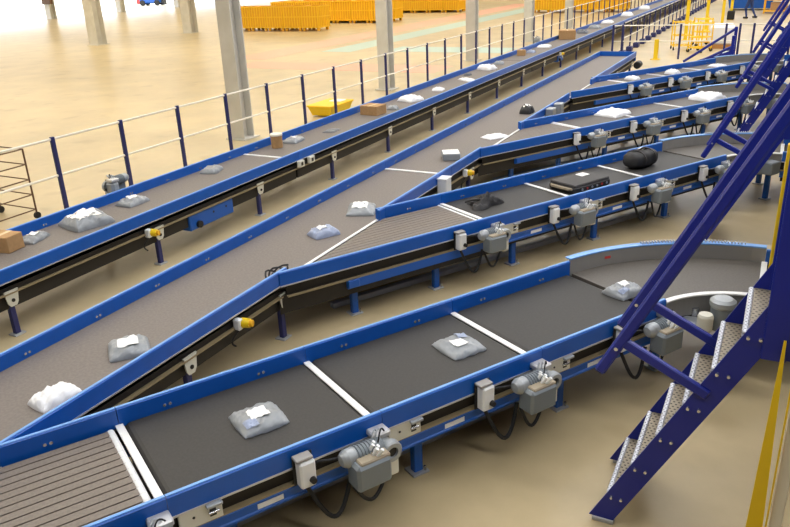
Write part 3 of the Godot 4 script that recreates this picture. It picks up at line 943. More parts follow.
# ------------------------------------------------------------------ goods on the belts
func mailer_shape(l: float, w: float, h: float, sd: int, puff := 2.6) -> Shp:
	var f := FastNoiseLite.new()
	f.seed = sd
	f.frequency = 3.0 / l
	f.fractal_octaves = 3
	var nu := 21
	var nv := 17
	var top := []
	var bot := []
	for i in nu:
		for j in nv:
			var u := sin(PI / 2 * (-1.0 + 2.0 * i / (nu - 1)))
			var v := sin(PI / 2 * (-1.0 + 2.0 * j / (nv - 1)))
			var e := (1.0 - pow(absf(u), puff)) * (1.0 - pow(absf(v), puff))
			var k := f.get_noise_2d(u * l * 0.5, v * w * 0.5)
			var x := v * w / 2 * (1.0 - 0.07 * u * u + 0.10 * k)
			var z := u * l / 2 * (1.0 - 0.05 * v * v)
			var k2 := f.get_noise_2d(u * l * 1.9 + 7.0, v * w * 1.9)
			var y := h * (0.12 + 0.88 * pow(maxf(e, 0.0), 0.4)) * (1.0 + 0.3 * k + 0.2 * k2) + 0.06 * h * k
			top.append(Vector3(x, maxf(y, 0.008), z))
			bot.append(Vector3(x, 0.002, z))
	var s := Shp.new()
	s.grid(top, nu, nv)
	s.upright()
	var rim := []
	for i in nu:
		rim.append(i * nv)
	for j in range(1, nv):
		rim.append((nu - 1) * nv + j)
	for i in range(nu - 2, -1, -1):
		rim.append(i * nv + nv - 1)
	for j in range(nv - 2, 0, -1):
		rim.append(j)
	for i in rim.size():
		var a: int = rim[i]
		var b: int = rim[(i + 1) % rim.size()]
		s.quad(top[a], top[b], bot[b], bot[a], Vector3(top[a].x, 0, top[a].z))
	s.tri(bot[0], bot[nv - 1], bot[nu * nv - 1], Vector3.DOWN)
	s.tri(bot[0], bot[nu * nv - 1], bot[(nu - 1) * nv], Vector3.DOWN)
	return s

func mailer(label: String, at: Vector2, turn: float, l: float, w: float, h: float, m: String, sd: int, slip := 0.0, group := "parcels on the outer belt", y := HB) -> void:
	var t := thing("poly_mailer", label, "parcel", Vector3(at.x, y, at.y), turn, group)
	obj("pouch", mailer_shape(l, w, h * 0.8, sd), mt[m], t)
	if slip > 0.0:
		var f := (sd % 3 - 1) * 0.08
		obj("address_label", mailer_patch(l, w, h * 0.8, sd, f, slip), mt.label_white, t)
	if sd > 60 and sd < 64:
		obj("printed_band", mailer_patch(l, w, h * 0.8, sd, 0.52 if sd != 62 else -0.5, 0.55), mt.poly_blue, t)

func mailer_patch(l: float, w: float, h: float, sd: int, off: float, k: float) -> Shp:   # paper label lying on the pouch
	var f := FastNoiseLite.new()
	f.seed = sd
	f.frequency = 3.0 / l
	f.fractal_octaves = 3
	var pts := []
	var nu := 7
	for i in nu:
		for j in nu:
			var u := off + k * (-0.5 + float(i) / (nu - 1))
			var v := off + k * 0.9 * (-0.5 + float(j) / (nu - 1))
			var e := (1.0 - pow(absf(u), 2.6)) * (1.0 - pow(absf(v), 2.6))
			var q := f.get_noise_2d(u * l * 0.5, v * w * 0.5)
			pts.append(Vector3(v * w / 2 * (1.0 - 0.07 * u * u + 0.10 * q), h * (0.12 + 0.88 * pow(maxf(e, 0.0), 0.4)) * (1.0 + 0.3 * q + 0.2 * f.get_noise_2d(u * l * 1.9 + 7.0, v * w * 1.9)) + 0.06 * h * q + 0.008, u * l / 2 * (1.0 - 0.05 * v * v)))
	var s := Shp.new()
	s.grid(pts, nu, nu)
	s.upright()
	return s

func carton(label: String, at: Vector2, turn: float, sz: Vector3, group := "parcels on the outer belt") -> void:
	var t := thing("carton", label, "box", Vector3(at.x, HB, at.y), turn, group)
	obj("body", Shp.new().bev(Vector3(0, sz.y / 2, 0), sz, 0.006), mt.carton, t)
	obj("tape", Shp.new().box(Vector3(0, sz.y + 0.001, 0), Vector3(0.05, 0.003, sz.z)), mt.tape, t)
	for s in [-1.0, 1.0]:
		obj("flap", Shp.new().box(Vector3(s * (sz.x / 4 + 0.002), sz.y + 0.0005, 0), Vector3(sz.x / 2 - 0.008, 0.003, sz.z - 0.008)), mt.carton, t)

func goods() -> void:
	var lw := func(n: float, s: float) -> Vector2:
		var q := in_line(n, s)
		return Vector2(q.x, q.z)
	# outer belt
	carton("small brown carton on the outer belt, cut by the picture edge", Vector2(-7.06, -4.62), 0.15, Vector3(0.3, 0.17, 0.22))
	mailer("small flat grey mailer beside the brown carton on the outer belt", Vector2(-7.03, -4.95), 0.3, 0.33, 0.20, 0.08, "poly_grey", 3, 0.9)
	mailer("largest grey mailer on the outer belt, pale on top", Vector2(-6.90, -5.55), -0.2, 0.48, 0.46, 0.17, "poly_grey", 5, 1.25)
	mailer("grey mailer lying past the largest mailer on the outer belt", Vector2(-7.0, -6.36), 0.0, 0.34, 0.27, 0.10, "poly_grey", 7, 0.8)
	mailer("grey crumpled mailer short of the joint plate on the outer belt", Vector2(-7.07, -7.95), 0.3, 0.33, 0.25, 0.09, "poly_grey", 9)
	var t := thing("tub", "tan round tub with a pale lid on the outer belt", "tub", Vector3(-7.04, HB, -9.5), 0, "parcels on the outer belt")
	obj("body", Shp.new().lathe([Vector2(0, 0), Vector2(0.085, 0), Vector2(0.09, 0.01), Vector2(0.095, 0.2), Vector2(0, 0.2)], Vector3.ZERO, Vector3.UP, 18), mt.carton, t)
	obj("lid", Shp.new().lathe([Vector2(0.099, 0.195), Vector2(0.1, 0.22), Vector2(0.093, 0.226), Vector2(0, 0.226)], Vector3.ZERO, Vector3.UP, 18), mt.rail_cream, t)
	mailer("grey mailer right behind the round tub on the outer belt", Vector2(-7.03, -9.97), 0.15, 0.4, 0.25, 0.09, "poly_grey", 11, 0.5)
	mailer("thin dark mailer lying flat before the brown carton on the outer belt", Vector2(-6.85, -10.85), 0.1, 0.34, 0.2, 0.035, "poly_dark", 13)
	carton("brown carton on the outer belt, abreast of the second column", Vector2(-6.90, -12.46), -0.1, Vector3(0.38, 0.17, 0.34))
	mailer("small grey packet leaning on the brown carton on the outer belt", Vector2(-6.75, -13.0), 0.2, 0.2, 0.2, 0.09, "poly_grey", 15)
	mailer("white pillow mailer on the outer belt past the brown carton", Vector2(-6.86, -14.0), -0.3, 0.42, 0.44, 0.13, "poly_white", 17)
	mailer("small light mailer alone on the outer belt, halfway along", Vector2(-6.82, -15.35), 0.1, 0.26, 0.24, 0.08, "poly_white", 19)
	mailer("long white flat mailer at the near edge of the outer belt", Vector2(-6.75, -16.9), -0.6, 0.26, 0.48, 0.06, "poly_white", 21)
	mailer("tiny dark packet beside the long white flat mailer", Vector2(-7.05, -17.7), 0.0, 0.16, 0.18, 0.06, "poly_dark", 23)
	mailer("light mailer with dark seam on the outer belt, before a grey one", Vector2(-6.97, -18.85), -0.3, 0.4, 0.44, 0.15, "poly_white", 25)
	mailer("low grey mailer touching the far guard of the outer belt", Vector2(-7.0, -19.9), 0.2, 0.3, 0.26, 0.1, "poly_grey", 27)
	carton("small pale carton beside a blue packet on the outer belt", Vector2(-7.02, -21.9), 0.2, Vector3(0.24, 0.16, 0.22))
	mailer("blue packet beside the small pale carton on the outer belt", Vector2(-6.95, -22.6), 0.0, 0.26, 0.24, 0.1, "poly_blue", 31)
	mailer("flat white mailer just before the long brown carton", Vector2(-7.0, -24.2), 0.1, 0.5, 0.42, 0.09, "poly_white", 33)
	carton("long brown carton on the distant stretch of the outer belt", Vector2(-6.95, -26.8), 0.3, Vector3(0.56, 0.3, 0.5))
	mailer("dark grey mailer behind the long brown carton", Vector2(-6.95, -29.0), 0.2, 0.5, 0.42, 0.16, "poly_dark", 35)
	mailer("grey mailer second past the long brown carton", Vector2(-6.95, -31.0), 0.0, 0.5, 0.42, 0.16, "poly_grey", 37)
	mailer("white mailer on the distant outer belt where the far railing starts", Vector2(-7.0, -33.6), 0.0, 0.6, 0.45, 0.14, "poly_white", 39)
	mailer("white mailer on the far outer belt, beyond the railing corner", Vector2(-6.95, -37.6), 0.0, 0.6, 0.5, 0.2, "poly_white", 41)
	mailer("farthest white mailer in sight on the outer belt", Vector2(-7.0, -42.5), 0.0, 0.7, 0.5, 0.2, "poly_white", 43)
	# main belt
	var g := "parcels on the main belt"
	mailer("bright white mailer on the main belt near the frame corner", Vector2(-4.06, -2.74), -0.15, 0.30, 0.21, 0.10, "poly_white", 51, 0.0, g)
	mailer("pale bag with a white label on the main belt", Vector2(-4.12, -3.46), -0.72, 0.30, 0.32, 0.09, "poly_grey", 52, 1.0, g)
	mailer("grey padded mailer on the main belt beside the merge divider", Vector2(-4.12, -6.22), -0.5, 0.30, 0.24, 0.10, "poly_blue", 53, 0.7, g)
	mailer("flat grey parcel on the main belt at the guard tip", Vector2(-4.14, -7.08), 0.43, 0.42, 0.33, 0.09, "poly_grey", 54, 1.2, g)
	carton_grey("small grey carton on the main belt past the joint plate", Vector2(-4.12, -9.68), 0.5, Vector3(0.25, 0.1, 0.28), g)
	mailer("flat white envelope on the main belt by the third merge", Vector2(-4.0, -11.2), -0.55, 0.40, 0.28, 0.05, "poly_white", 56, 0.0, g)
	var d := thing("dark_parcel", "dark parcel with a white slip on the main belt", "parcel", Vector3(-4.13, HB, -13.3), 0.0, g)
	obj("pouch", mailer_shape(0.3, 0.22, 0.14, 57), mt.bag_black, d)
	obj("white_slip", mailer_patch(0.3, 0.22, 0.14, 57, 0.0, 1.1), mt.label_white, d)
	# front infeed
	g = "parcels on the front infeed line"
	mailer("crumpled grey plastic bag on the first belt of the front infeed line", Vector2(-2.64, -3.09), -TH, 0.31, 0.30, 0.07, "poly_grey", 61, 0.8, g)
	mailer("crumpled grey plastic bag on the middle belt of the front infeed line", Vector2(-1.85, -4.46), -TH, 0.30, 0.31, 0.06, "poly_grey", 62, 0.7, g)
	mailer("grey plastic bag entering from the bend of the front infeed line", Vector2(-0.95, -5.88), -0.45, 0.30, 0.23, 0.09, "poly_grey", 63, 0.6, g)
	# luggage
	clothes(lw.call(-6.38, 5.30))
	suitcase(Vector2(-2.06, -8.87))
	holdall(lw.call(-6.36, 7.98))
	g = "white sacks"
	mailer("folded white sack on the infeed line beyond the luggage", Vector2(-2.62, -13.55), -0.35, 0.56, 0.46, 0.12, "poly_white", 71, 0.0, g)
	mailer("full white sack at the start of the bend beyond the luggage", Vector2(-1.26, -15.55), -0.45, 0.58, 0.5, 0.16, "poly_white", 72, 0.0, g)
	g = "parcels on the rearmost infeed line"
	mailer("white packet on the rearmost infeed line near its strips", lw.call(-11.5, 13.9), -TH, 0.24, 0.3, 0.1, "poly_white", 73, 0.0, g)
	mailer("white packet halfway along the rearmost infeed line", lw.call(-11.42, 15.2), -TH, 0.26, 0.3, 0.12, "poly_white", 74, 0.0, g)
	mailer("flat white packet at the far end of the rearmost infeed line", lw.call(-11.45, 16.95), -TH, 0.4, 0.3, 0.06, "poly_white", 75, 0.0, g)
	# loose black strap caught on the guard at the merge
	var s := thing("loose_strap", "black crumpled strap caught on the guard corner of the main belt", "strap", Vector3(-3.92, HB, -4.98))
	for k in 3:
		var w := []
		for i in 12:
			var f := i / 11.0
			w.append(Vector3(0.05 + 0.06 * sin(f * 7.0 + k), 0.012 + 0.09 * absf(sin(f * 5.0 + k * 1.3)), 0.16 - 0.34 * f))
		obj("strand", Shp.new().path(w, 0.009, 5), mt.bag_black, s)

func carton_grey(label: String, at: Vector2, turn: float, sz: Vector3, group: String) -> void:
	var t := thing("carton", label, "box", Vector3(at.x, HB, at.y), turn, group)
	obj("body", Shp.new().bev(Vector3(0, sz.y / 2, 0), sz, 0.01), mt.poly_grey, t)
	obj("lid_panel", Shp.new().box(Vector3(0, sz.y + 0.001, 0), Vector3(sz.x - 0.02, 0.003, sz.z - 0.02)), mt.label_white, t)

func clothes(p: Vector2) -> void:
	var t := thing("crumpled_jacket", "crumpled black jacket lying on the luggage infeed line", "clothing", Vector3(p.x, HB, p.y), -TH, "black luggage")
	var f := FastNoiseLite.new()
	f.seed = 88
	f.frequency = 6.0
	f.fractal_octaves = 3
	var pts := []
	var n := 22
	for i in n:
		for j in n:
			var u := -1.0 + 2.0 * i / (n - 1)
			var v := -1.0 + 2.0 * j / (n - 1)
			var r := maxf(absf(u), absf(v))
			var a := atan2(v, u)
			var rr := r * (0.8 + 0.25 * sin(a * 3.0 + 0.7))
			var q := Vector2(cos(a) * rr * 0.26, sin(a) * rr * 0.19)
			var e := sqrt(maxf(0.0, 1.0 - r * r))
			var bump := exp(-(pow(q.x - 0.05, 2) + pow(q.y - 0.02, 2)) / 0.006)
			pts.append(Vector3(q.y, e * (0.05 + 0.05 * absf(f.get_noise_2d(q.x, q.y)) * 2.0 + 0.07 * bump) + 0.003, -q.x))
	var s := Shp.new()
	s.grid(pts, n, n)
	s.upright()
	obj("cloth", s, mt.bag_black, t)
	obj("zip_lining", Shp.new().path([Vector3(-0.1, 0.05, 0.2), Vector3(-0.05, 0.075, 0.13), Vector3(0.0, 0.08, 0.05), Vector3(0.05, 0.075, -0.03)], 0.012, 6), mt.bag_strap, t)

func suitcase(p: Vector2) -> void:
	var t := thing("flat_suitcase", "flat black suitcase with a white tag on the luggage infeed line", "suitcase", Vector3(p.x, HB, p.y), -TH + 0.06, "black luggage")
	obj("shell", Shp.new().bev(Vector3(0, 0.045, 0), Vector3(0.42, 0.085, 0.66), 0.02), mt.bag_black, t)
	obj("lid", Shp.new().bev(Vector3(0, 0.095, 0.0), Vector3(0.40, 0.03, 0.64), 0.012), mt.bag_strap, t)
	obj("white_tag", Shp.new().box(Vector3(-0.08, 0.112, -0.14), Vector3(0.11, 0.004, 0.14)), mt.label_white, t)
	for k in 2:
		obj("end_strap", Shp.new().bev(Vector3(0.0, 0.06, 0.335 + 0.02 * k), Vector3(0.34 - 0.06 * k, 0.03, 0.02), 0.006), mt.lid_brown, t)
	for k in 6:
		obj("stud", Shp.new().tube(Vector3(0.2, 0.045, 0.2 - 0.09 * k), Vector3(0.216, 0.045, 0.2 - 0.09 * k), 0.016, 8), mt.red if k == 1 or k == 4 else mt.motor_light, t)

func holdall(p: Vector2) -> void:
	var t := thing("holdall", "bulky black holdall on the last straight belt of the luggage line", "bag", Vector3(p.x, HB, p.y), -TH + 0.1, "black luggage")
	var pts := []
	var nu := 17
	var nv := 20
	for i in nu:
		var u := -1.0 + 2.0 * i / (nu - 1)
		var r := pow(maxf(0.0, 1.0 - pow(absf(u), 4.0)), 0.5) * (1.0 + 0.04 * sin(u * 9.0))
		for j in nv:
			var a := TAU * j / nv
			var cx := signf(cos(a)) * pow(absf(cos(a)), 0.75)
			var cy := signf(sin(a)) * pow(absf(sin(a)), 0.75)
			pts.append(Vector3(cx * 0.15 * r, 0.112 + cy * 0.11 * r, u * 0.29))
	obj("body", Shp.new().grid(pts, nu, nv, true), mt.bag_black, t)
	for z in [-0.11, 0.11]:
		var w := []
		for i in 15:
			var a := -0.35 + (PI + 0.7) * i / 14.0
			w.append(Vector3(cos(a) * 0.155, 0.114 + sin(a) * 0.114, z))
		obj("strap", Shp.new().path(w, 0.012, 6), mt.bag_strap, t)
	var hd := []
	for i in 9:
		var f := i / 8.0
		hd.append(Vector3(0.03 * sin(PI * f), 0.22 + 0.035 * sin(PI * f), 0.11 - 0.22 * f))
	obj("handle", Shp.new().path(hd, 0.012, 6), mt.bag_strap, t)
	obj("name_tag", Shp.new().box(Vector3(-0.03, 0.226, -0.06), Vector3(0.07, 0.006, 0.1)), mt.label_white, t)

# ------------------------------------------------------------------ background
func pallet_box_proto(m: String, rib: String) -> Array:
	var w := 1.14
	var d := 1.14
	var h := 1.32
	var walls := Shp.new()
	for s in [-1.0, 1.0]:
		walls.box(Vector3(0, 0.16 + (h - 0.16) / 2, s * (d / 2 - 0.02)), Vector3(w, h - 0.16, 0.03))
		walls.box(Vector3(s * (w / 2 - 0.02), 0.16 + (h - 0.16) / 2, 0), Vector3(0.03, h - 0.16, d - 0.06))
	walls.box(Vector3(0, 0.18, 0), Vector3(w, 0.04, d))
	var ribs := Shp.new()
	for s in [-1.0, 1.0]:
		for k in 7:
			ribs.box(Vector3(-w / 2 + 0.05 + (w - 0.1) * k / 6.0, 0.16 + (h - 0.16) / 2, s * (d / 2)), Vector3(0.05, h - 0.16, 0.05))
			ribs.box(Vector3(s * (w / 2), 0.16 + (h - 0.16) / 2, -d / 2 + 0.05 + (d - 0.1) * k / 6.0), Vector3(0.05, h - 0.16, 0.05))
		for y in [0.2, 0.75, h - 0.03]:
			ribs.box(Vector3(0, y, s * (d / 2 + 0.01)), Vector3(w + 0.04, 0.05, 0.05))
			ribs.box(Vector3(s * (w / 2 + 0.01), y, 0), Vector3(0.05, 0.05, d + 0.04))
	var foot := Shp.new().bev(Vector3(0, 0.08, 0), Vector3(0.14, 0.16, 0.14), 0.01)
	return [walls.mesh(), ribs.mesh(), foot.mesh(), m, rib]

func pallet_box(pr: Array, label: String, group: String, at: Vector3) -> void:
	var t := thing("pallet_box", label, "container", at, 0, group)
	obj("walls", pr[0], mt[pr[4]], t)
	obj("ribbed_frame", pr[1], mt[pr[3]], t)
	for x in [-0.46, 0.46]:
		for z in [-0.46, 0.46]:
			obj("foot", pr[2], mt[pr[4]], t).position = Vector3(x, 0, z)

const NTH := ["first", "second", "third", "fourth", "fifth", "sixth", "seventh"]
func background() -> void:
	var pr := pallet_box_proto("cage_yellow", "cage_dark")
	for i in 5:
		for j in 1:
			pallet_box(pr, "yellow pallet box in the low block, %s from the first outer column" % NTH[i], "yellow boxes behind the first outer column", Vector3(-28.6 + 1.19 * i, 0, -36.9 - 1.2 * j))
	for i in 7:
		for j in 2:
			pallet_box(pr, "yellow pallet box in the long block between two columns, %s along its %s row" % [NTH[i], "front" if j == 0 else "rear"], "yellow boxes between the outer columns", Vector3(-29.6 + 1.2 * i, 0, -42.1 - 1.2 * j))
	for i in 5:
		for j in 2:
			pallet_box(pr, "yellow pallet box in the block past the second column, %s along its %s row" % [NTH[i], "front" if j == 0 else "rear"], "yellow boxes past the second outer column", Vector3(-26.2 + 1.2 * i, 0, -51.2 - 1.2 * j))
	for i in 6:
		pallet_box(pr, "yellow pallet box, %s in the farthest row" % NTH[i], "yellow boxes in the farthest row", Vector3(-33.0 + 1.2 * i, 0, -66.0))
	for i in 5:
		pallet_box(pr, "amber pallet box seen through the fence, %s in its row" % NTH[i], "boxes seen through the fence", Vector3(-14.6 + 1.2 * i, 0, -50.0))
	for i in 3:
		var t := thing("pallet_box", "amber pallet box stacked on top behind the fence, %s of three" % NTH[i], "container", Vector3(-13.4 + 1.2 * i, 1.33, -50.0), 0, "boxes stacked behind the fence")
		obj("walls", pr[0], mt.cage_dark, t)
		obj("ribbed_frame", pr[1], mt.cage_yellow, t)
	# low yellow pallet truck behind the outer belt
	var t := thing("yellow_skip", "low yellow open skip on the floor behind the outer belt fence", "container", Vector3(-9.45, 0, -15.0))
	obj("tray", Shp.new().hexa([Vector3(-0.25, 0.03, 0.42), Vector3(0.25, 0.03, 0.42), Vector3(0.25, 0.03, -0.42), Vector3(-0.25, 0.03, -0.42), Vector3(-0.32, 0.24, 0.5), Vector3(0.32, 0.24, 0.5), Vector3(0.32, 0.24, -0.5), Vector3(-0.32, 0.24, -0.5)]), mt.safety_yellow, t)
	obj("rim", Shp.new().bev(Vector3(0, 0.25, 0), Vector3(0.68, 0.04, 1.04), 0.01), mt.cage_yellow, t)
	obj("lining", Shp.new().bev(Vector3(0.05, 0.272, -0.25), Vector3(0.3, 0.03, 0.3), 0.01), mt.poly_white, t)
	brown_cage()
	# yellow posts at the railing corner
	for a in [[-3.85, -26.3, 0.64, "yellow post standing on the floor beyond the main belt's end"], [-3.7, -32.6, 1.7, "taller yellow post behind the white railing"], [-3.4, -37.2, 1.9, "yellow post between the white railing and the far hall"], [-3.0, -40.5, 2.4, "slender far yellow post near the walking person"], [-2.8, -42.8, 2.4, "far yellow post with a black foot"]]:
		t = thing("yellow_post", a[3], "post", Vector3(a[0], 0, a[1]), 0)
		obj("shaft", Shp.new().bev(Vector3(0, a[2] / 2, 0), Vector3(0.13, a[2], 0.13), 0.01), mt.safety_yellow, t)
		obj("base_plate", Shp.new().bev(Vector3(0, 0.01, 0), Vector3(0.3, 0.02, 0.3), 0.004), mt.safety_yellow, t)
		if a[1] == -42.8:
			obj("foot_guard", Shp.new().bev(Vector3(0, 0.22, 0), Vector3(0.34, 0.44, 0.34), 0.03), mt.black, t)
	# yellow wire trolleys
	var k := 0
	for a in [[-3.45, -29.3, "yellow wire trolley nearest the railing post"], [-2.75, -28.6, "yellow wire trolley in front of the blue stair"], [-2.9, -30.6, "yellow wire trolley behind the other two"]]:
		wire_trolley(Vector3(a[0], 0, a[1]), a[2], 0.3 + 0.8 * k)
		k += 1
	# stair with blue handrails beyond the rear line
	stair_far()
	# low white block on a pallet base
	t = thing("white_block", "low white block on a pallet base behind the blue stair rail", "pallet", Vector3(-2.2, 0, -30.4), 0.1)
	obj("upper_block", Shp.new().bev(Vector3(0, 0.45, 0), Vector3(0.8, 0.62, 1.5), 0.05), mt.poly_white, t)
	obj("pallet", Shp.new().box(Vector3(0, 0.07, 0), Vector3(0.85, 0.14, 1.55)), mt.wood, t)
	# blue and orange storage at the far end
	t = thing("blue_skip", "large dark blue skip in the far hall", "container", Vector3(-2.2, 0, -50.5))
	obj("body", Shp.new().hexa([Vector3(-1.2, 0.1, 0.6), Vector3(1.0, 0.1, 0.6), Vector3(1.0, 0.1, -0.6), Vector3(-1.2, 0.1, -0.6), Vector3(-1.5, 1.5, 0.8), Vector3(1.2, 1.5, 0.8), Vector3(1.2, 1.5, -0.8), Vector3(-1.5, 1.5, -0.8)]), mt.beam_blue, t)
	obj("rim", Shp.new().bev(Vector3(-0.15, 1.52, 0), Vector3(2.8, 0.08, 1.7), 0.01), mt.post_navy, t)
	t = thing("orange_rack", "orange metal rack with cartons in the far hall", "rack", Vector3(-0.75, 0, -47.4))
	for x in [-0.7, 0.7]:
		for z in [-0.4, 0.4]:
			obj("upright", Shp.new().bev(Vector3(x, 0.9, z), Vector3(0.08, 1.8, 0.08), 0.006), mt.cage_dark, t)
	for y in [0.12, 0.7, 1.3, 1.75]:
		obj("shelf", Shp.new().bev(Vector3(0, y, 0), Vector3(1.45, 0.06, 0.85), 0.006), mt.cage_dark, t)
	var c := thing("carton", "brown carton on the lowest shelf of the orange rack", "box", Vector3(-0.75, 0.15, -47.4), 0.1)
	obj("body", Shp.new().bev(Vector3(0, 0.2, 0), Vector3(0.8, 0.4, 0.6), 0.01), mt.carton, c)
	obj("tape", Shp.new().box(Vector3(0, 0.401, 0), Vector3(0.8, 0.003, 0.06)), mt.tape, c)
	# dark vehicle far away at the daylit side
	t = thing("forklift", "tiny dark vehicle at the far daylit side of the hall", "vehicle", Vector3(-66.5, 0, -68.5), 0.3)
	obj("body", Shp.new().bev(Vector3(0, 0.7, 0), Vector3(2.6, 0.9, 1.3), 0.1), mt.beam_blue, t)
	obj("counterweight", Shp.new().bev(Vector3(-1.4, 0.7, 0), Vector3(0.6, 1.0, 1.2), 0.1), mt.red, t)
	for x in [-0.9, 0.9]:
		for z in [-0.6, 0.6]:
			obj("wheel", Shp.new().tube(Vector3(x, 0.32, z - 0.12), Vector3(x, 0.32, z + 0.12), 0.32, 14), mt.rubber, t)
	obj("mast", Shp.new().bev(Vector3(1.5, 1.1, 0), Vector3(0.15, 2.1, 0.9), 0.02), mt.black, t)
	walker()

func brown_cage() -> void:
	# corner of a brown roll cage behind the outer fence
	var t := thing("roll_cage", "brown steel roll cage behind the outer fence, cut by the picture edge", "trolley", Vector3(-9.36, 0, -6.72))
	var h := 1.02
	for p in [[0, 0], [0, 1.2], [-0.8, 0], [-0.8, 1.2]]:
		obj("post", Shp.new().tube(Vector3(p[0], 0.1, p[1]), Vector3(p[0], h, p[1]), 0.013, 8), mt.brown_steel, t)
		obj("castor", Shp.new().tube(Vector3(p[0] - 0.02, 0.05, p[1]), Vector3(p[0] + 0.02, 0.05, p[1]), 0.05, 12), mt.black, t)
	for y in [0.14, 0.36, 0.58, 0.80, h]:
		for q in [[Vector3(0, y, 0), Vector3(0, y, 1.2)], [Vector3(0, y, 0), Vector3(-0.8, y, 0)], [Vector3(-0.8, y, 0), Vector3(-0.8, y, 1.2)], [Vector3(0, y, 1.2), Vector3(-0.8, y, 1.2)]]:
			obj("crossbar", Shp.new().tube(q[0], q[1], 0.009, 6), mt.brown_steel, t)

func wire_trolley(at: Vector3, label: String, turn: float) -> void:
	var t := thing("wire_trolley", label, "trolley", at, turn, "yellow wire trolleys")
	for x in [-0.3, 0.3]:
		for z in [-0.25, 0.25]:
			obj("post", Shp.new().tube(Vector3(x, 0.08, z), Vector3(x, 1.0, z), 0.025, 6), mt.cage_yellow, t)
			obj("castor", Shp.new().tube(Vector3(x - 0.02, 0.06, z), Vector3(x + 0.02, 0.06, z), 0.06, 10), mt.black, t)
	for y in [0.15, 0.5, 0.95]:
		var s := Shp.new()
		for z in [-0.25, 0.25]:
			s.tube(Vector3(-0.3, y, z), Vector3(0.3, y, z), 0.018, 6)
		for x in [-0.3, -0.15, 0.0, 0.15, 0.3]:
			s.tube(Vector3(x, y, -0.25), Vector3(x, y, 0.25), 0.014, 6)
		obj("shelf_frame", s, mt.cage_yellow, t)

func stair_far() -> void:
	var t := thing("blue_stair", "blue stair handrails sloping up to the white railing", "stair", Vector3(-2.85, 0, -25.2))
	obj("handrail", Shp.new().tube(Vector3(0, 0.08, 0), Vector3(1.38, 1.06, 0), 0.04, 8), mt.navy, t)
	obj("handrail", Shp.new().tube(Vector3(0.4, 0.10, 0.75), Vector3(1.38, 0.62, 0.75), 0.04, 8), mt.navy, t)
	for z in [0.0, 0.75]:
		obj("newel", Shp.new().bev(Vector3(1.4, 0.56, z), Vector3(0.09, 1.12 - 0.5 * z, 0.09), 0.008), mt.navy, t)
		obj("stringer", Shp.new().prism(PackedVector2Array([Vector2(0.1, 0.0), Vector2(0.4, 0.0), Vector2(1.45, 0.42), Vector2(1.45, 0.55)]), Vector3(0, 0, z), Vector3.RIGHT, Vector3.UP, Vector3(0, 0, 0.02)), mt.navy, t)
	for k in 4:
		obj("tread", Shp.new().bev(Vector3(0.45 + 0.27 * k, 0.08 + 0.11 * k, 0.38), Vector3(0.24, 0.03, 0.72), 0.004), mt.galv, t)

# a small walking figure far away, one surface from tapered capsules joined smoothly
func body_mesh(bones: Array, cell: float, lo: Vector3, hi: Vector3) -> Shp:
	var nx := int((hi.x - lo.x) / cell) + 1
	var ny := int((hi.y - lo.y) / cell) + 1
	var nz := int((hi.z - lo.z) / cell) + 1
	var f := PackedFloat32Array()
	f.resize(nx * ny * nz)
	for i in nx:
		for j in ny:
			for k in nz:
				var p := lo + Vector3(i, j, k) * cell
				var d := 1e9
				for b in bones:
					var ab: Vector3 = b[1] - b[0]
					var tt := clampf((p - b[0]).dot(ab) / maxf(ab.length_squared(), 1e-9), 0.0, 1.0)
					var q: float = (p - b[0] - ab * tt).length() - lerpf(b[2], b[3], tt)
					if d > 1e8:
						d = q
					else:
						var hh := clampf(0.5 + 0.5 * (d - q) / 0.04, 0.0, 1.0)
						d = lerpf(d, q, hh) - 0.04 * hh * (1.0 - hh)
				f[(i * ny + j) * nz + k] = d
	var vid := {}
	var vs := []
	for i in nx - 1:
		for j in ny - 1:
			for k in nz - 1:
				var acc := Vector3.ZERO
				var cnt := 0
				var vals := []
				for c in 8:
					vals.append(f[((i + (c & 1)) * ny + j + ((c >> 1) & 1)) * nz + k + ((c >> 2) & 1)])
				for e in [[0, 1], [2, 3], [4, 5], [6, 7], [0, 2], [1, 3], [4, 6], [5, 7], [0, 4], [1, 5], [2, 6], [3, 7]]:
					var va: float = vals[e[0]]
					var vb: float = vals[e[1]]
					if (va < 0.0) != (vb < 0.0):
						var w := va / (va - vb)
						var pa := Vector3(e[0] & 1, (e[0] >> 1) & 1, (e[0] >> 2) & 1)
						var pb := Vector3(e[1] & 1, (e[1] >> 1) & 1, (e[1] >> 2) & 1)
						acc += pa.lerp(pb, w)
						cnt += 1
				if cnt:
					vid[(i * ny + j) * nz + k] = vs.size()
					vs.append(lo + (Vector3(i, j, k) + acc / cnt) * cell)
	var s := Shp.new()
	for i in range(1, nx - 1):
		for j in range(1, ny - 1):
			for k in range(1, nz - 1):
				var a := f[(i * ny + j) * nz + k]
				for ax in 3:
					var o := Vector3i(i, j, k)
					o[ax] += 1
					var b := f[(o.x * ny + o.y) * nz + o.z]
					if (a < 0.0) == (b < 0.0):
						continue
					var u := Vector3i.ZERO
					var w := Vector3i.ZERO
					u[(ax + 1) % 3] = 1
					w[(ax + 2) % 3] = 1
					var c := Vector3i(i, j, k)
					var ids := []
					for q in [c, c - u, c - u - w, c - w]:
						ids.append(vid.get((q.x * ny + q.y) * nz + q.z, -1))
					if ids.has(-1):
						continue
					var dir := Vector3.ZERO
					dir[ax] = 1.0 if a < 0.0 else -1.0
					s.quad(vs[ids[0]], vs[ids[1]], vs[ids[2]], vs[ids[3]], dir)
	return s

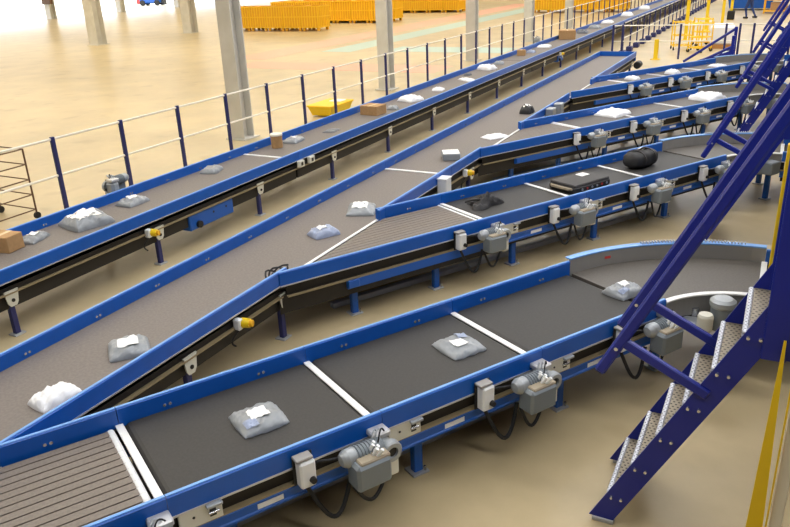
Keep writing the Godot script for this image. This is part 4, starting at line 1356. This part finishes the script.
func walker() -> void:
	var t := thing("person", "person in blue trousers walking in the far hall", "person", Vector3(-2.0, 0, -43.6), 1.2)
	var V := func(x: float, y: float, z: float) -> Vector3: return Vector3(x, y, z)
	var legs := [[V.call(-0.1, 0.92, 0), V.call(-0.11, 0.5, -0.16), 0.095, 0.065], [V.call(-0.11, 0.5, -0.16), V.call(-0.11, 0.1, -0.08), 0.062, 0.045], [V.call(0.1, 0.92, 0), V.call(0.11, 0.5, 0.05), 0.095, 0.065], [V.call(0.11, 0.5, 0.05), V.call(0.11, 0.12, 0.27), 0.062, 0.045],
		[V.call(-0.08, 0.97, 0), V.call(0.08, 0.97, 0), 0.12, 0.12], [V.call(0, 1.0, 0), V.call(0, 1.35, -0.02), 0.14, 0.16], [V.call(-0.16, 1.4, -0.02), V.call(0.16, 1.4, -0.02), 0.075, 0.075],
		[V.call(-0.2, 1.4, -0.02), V.call(-0.25, 1.12, 0.07), 0.055, 0.045], [V.call(-0.25, 1.12, 0.07), V.call(-0.24, 0.88, -0.02), 0.042, 0.032], [V.call(0.2, 1.4, -0.02), V.call(0.25, 1.12, -0.04), 0.055, 0.045], [V.call(0.25, 1.12, -0.04), V.call(0.24, 0.9, -0.16), 0.042, 0.032],
		[V.call(0, 1.42, -0.02), V.call(0, 1.55, -0.03), 0.055, 0.052], [V.call(0, 1.62, -0.04), V.call(0, 1.68, -0.03), 0.09, 0.1]]
	obj("body", body_mesh(legs, 0.03, Vector3(-0.42, 0.02, -0.42), Vector3(0.42, 1.85, 0.45)), mt.jeans, t)
	obj("shoe", Shp.new().bev(Vector3(-0.11, 0.05, -0.12), Vector3(0.09, 0.09, 0.27), 0.03), mt.shoe, t)
	obj("shoe", Shp.new().bev(Vector3(0.11, 0.07, 0.25), Vector3(0.09, 0.09, 0.26), 0.03), mt.shoe, t)
	obj("hair", Shp.new().lathe([Vector2(0.104, 0.0), Vector2(0.1, 0.06), Vector2(0.06, 0.1), Vector2(0, 0.11)], Vector3(0, 1.69, -0.02), Vector3.UP, 12), mt.hair, t)

func _ready() -> void:
	make_materials()
	setup()
	hall()
	columns()
	make_protos()
	main_belts()
	infeeds()
	fence("guard_railing", "long railing with navy posts and cream rails along the outer belt", Vector3(-9.07, 0, -4.47), Vector3(-9.07, 0, -60.0), 1.268, 1.15)
	fence("corner_railing", "navy railing with dark feet between the main belt's end and the far hall", Vector3(-5.1, 0, -27.2), Vector3(-5.1, 0, -62.0), 1.32, 1.1, true)
	fence("cross_railing", "white-topped railing crossing behind the rearmost infeed line", Vector3(-5.25, 0, -26.2), Vector3(0.6, 0, -26.9), 1.95, 1.1, false, [0.0, 0.3, 2.1, 3.45, 3.85, 4.25, 5.3])
	ladders()
	goods()
	background()
	drive0.free()
	box0.free()
	plate0.free()
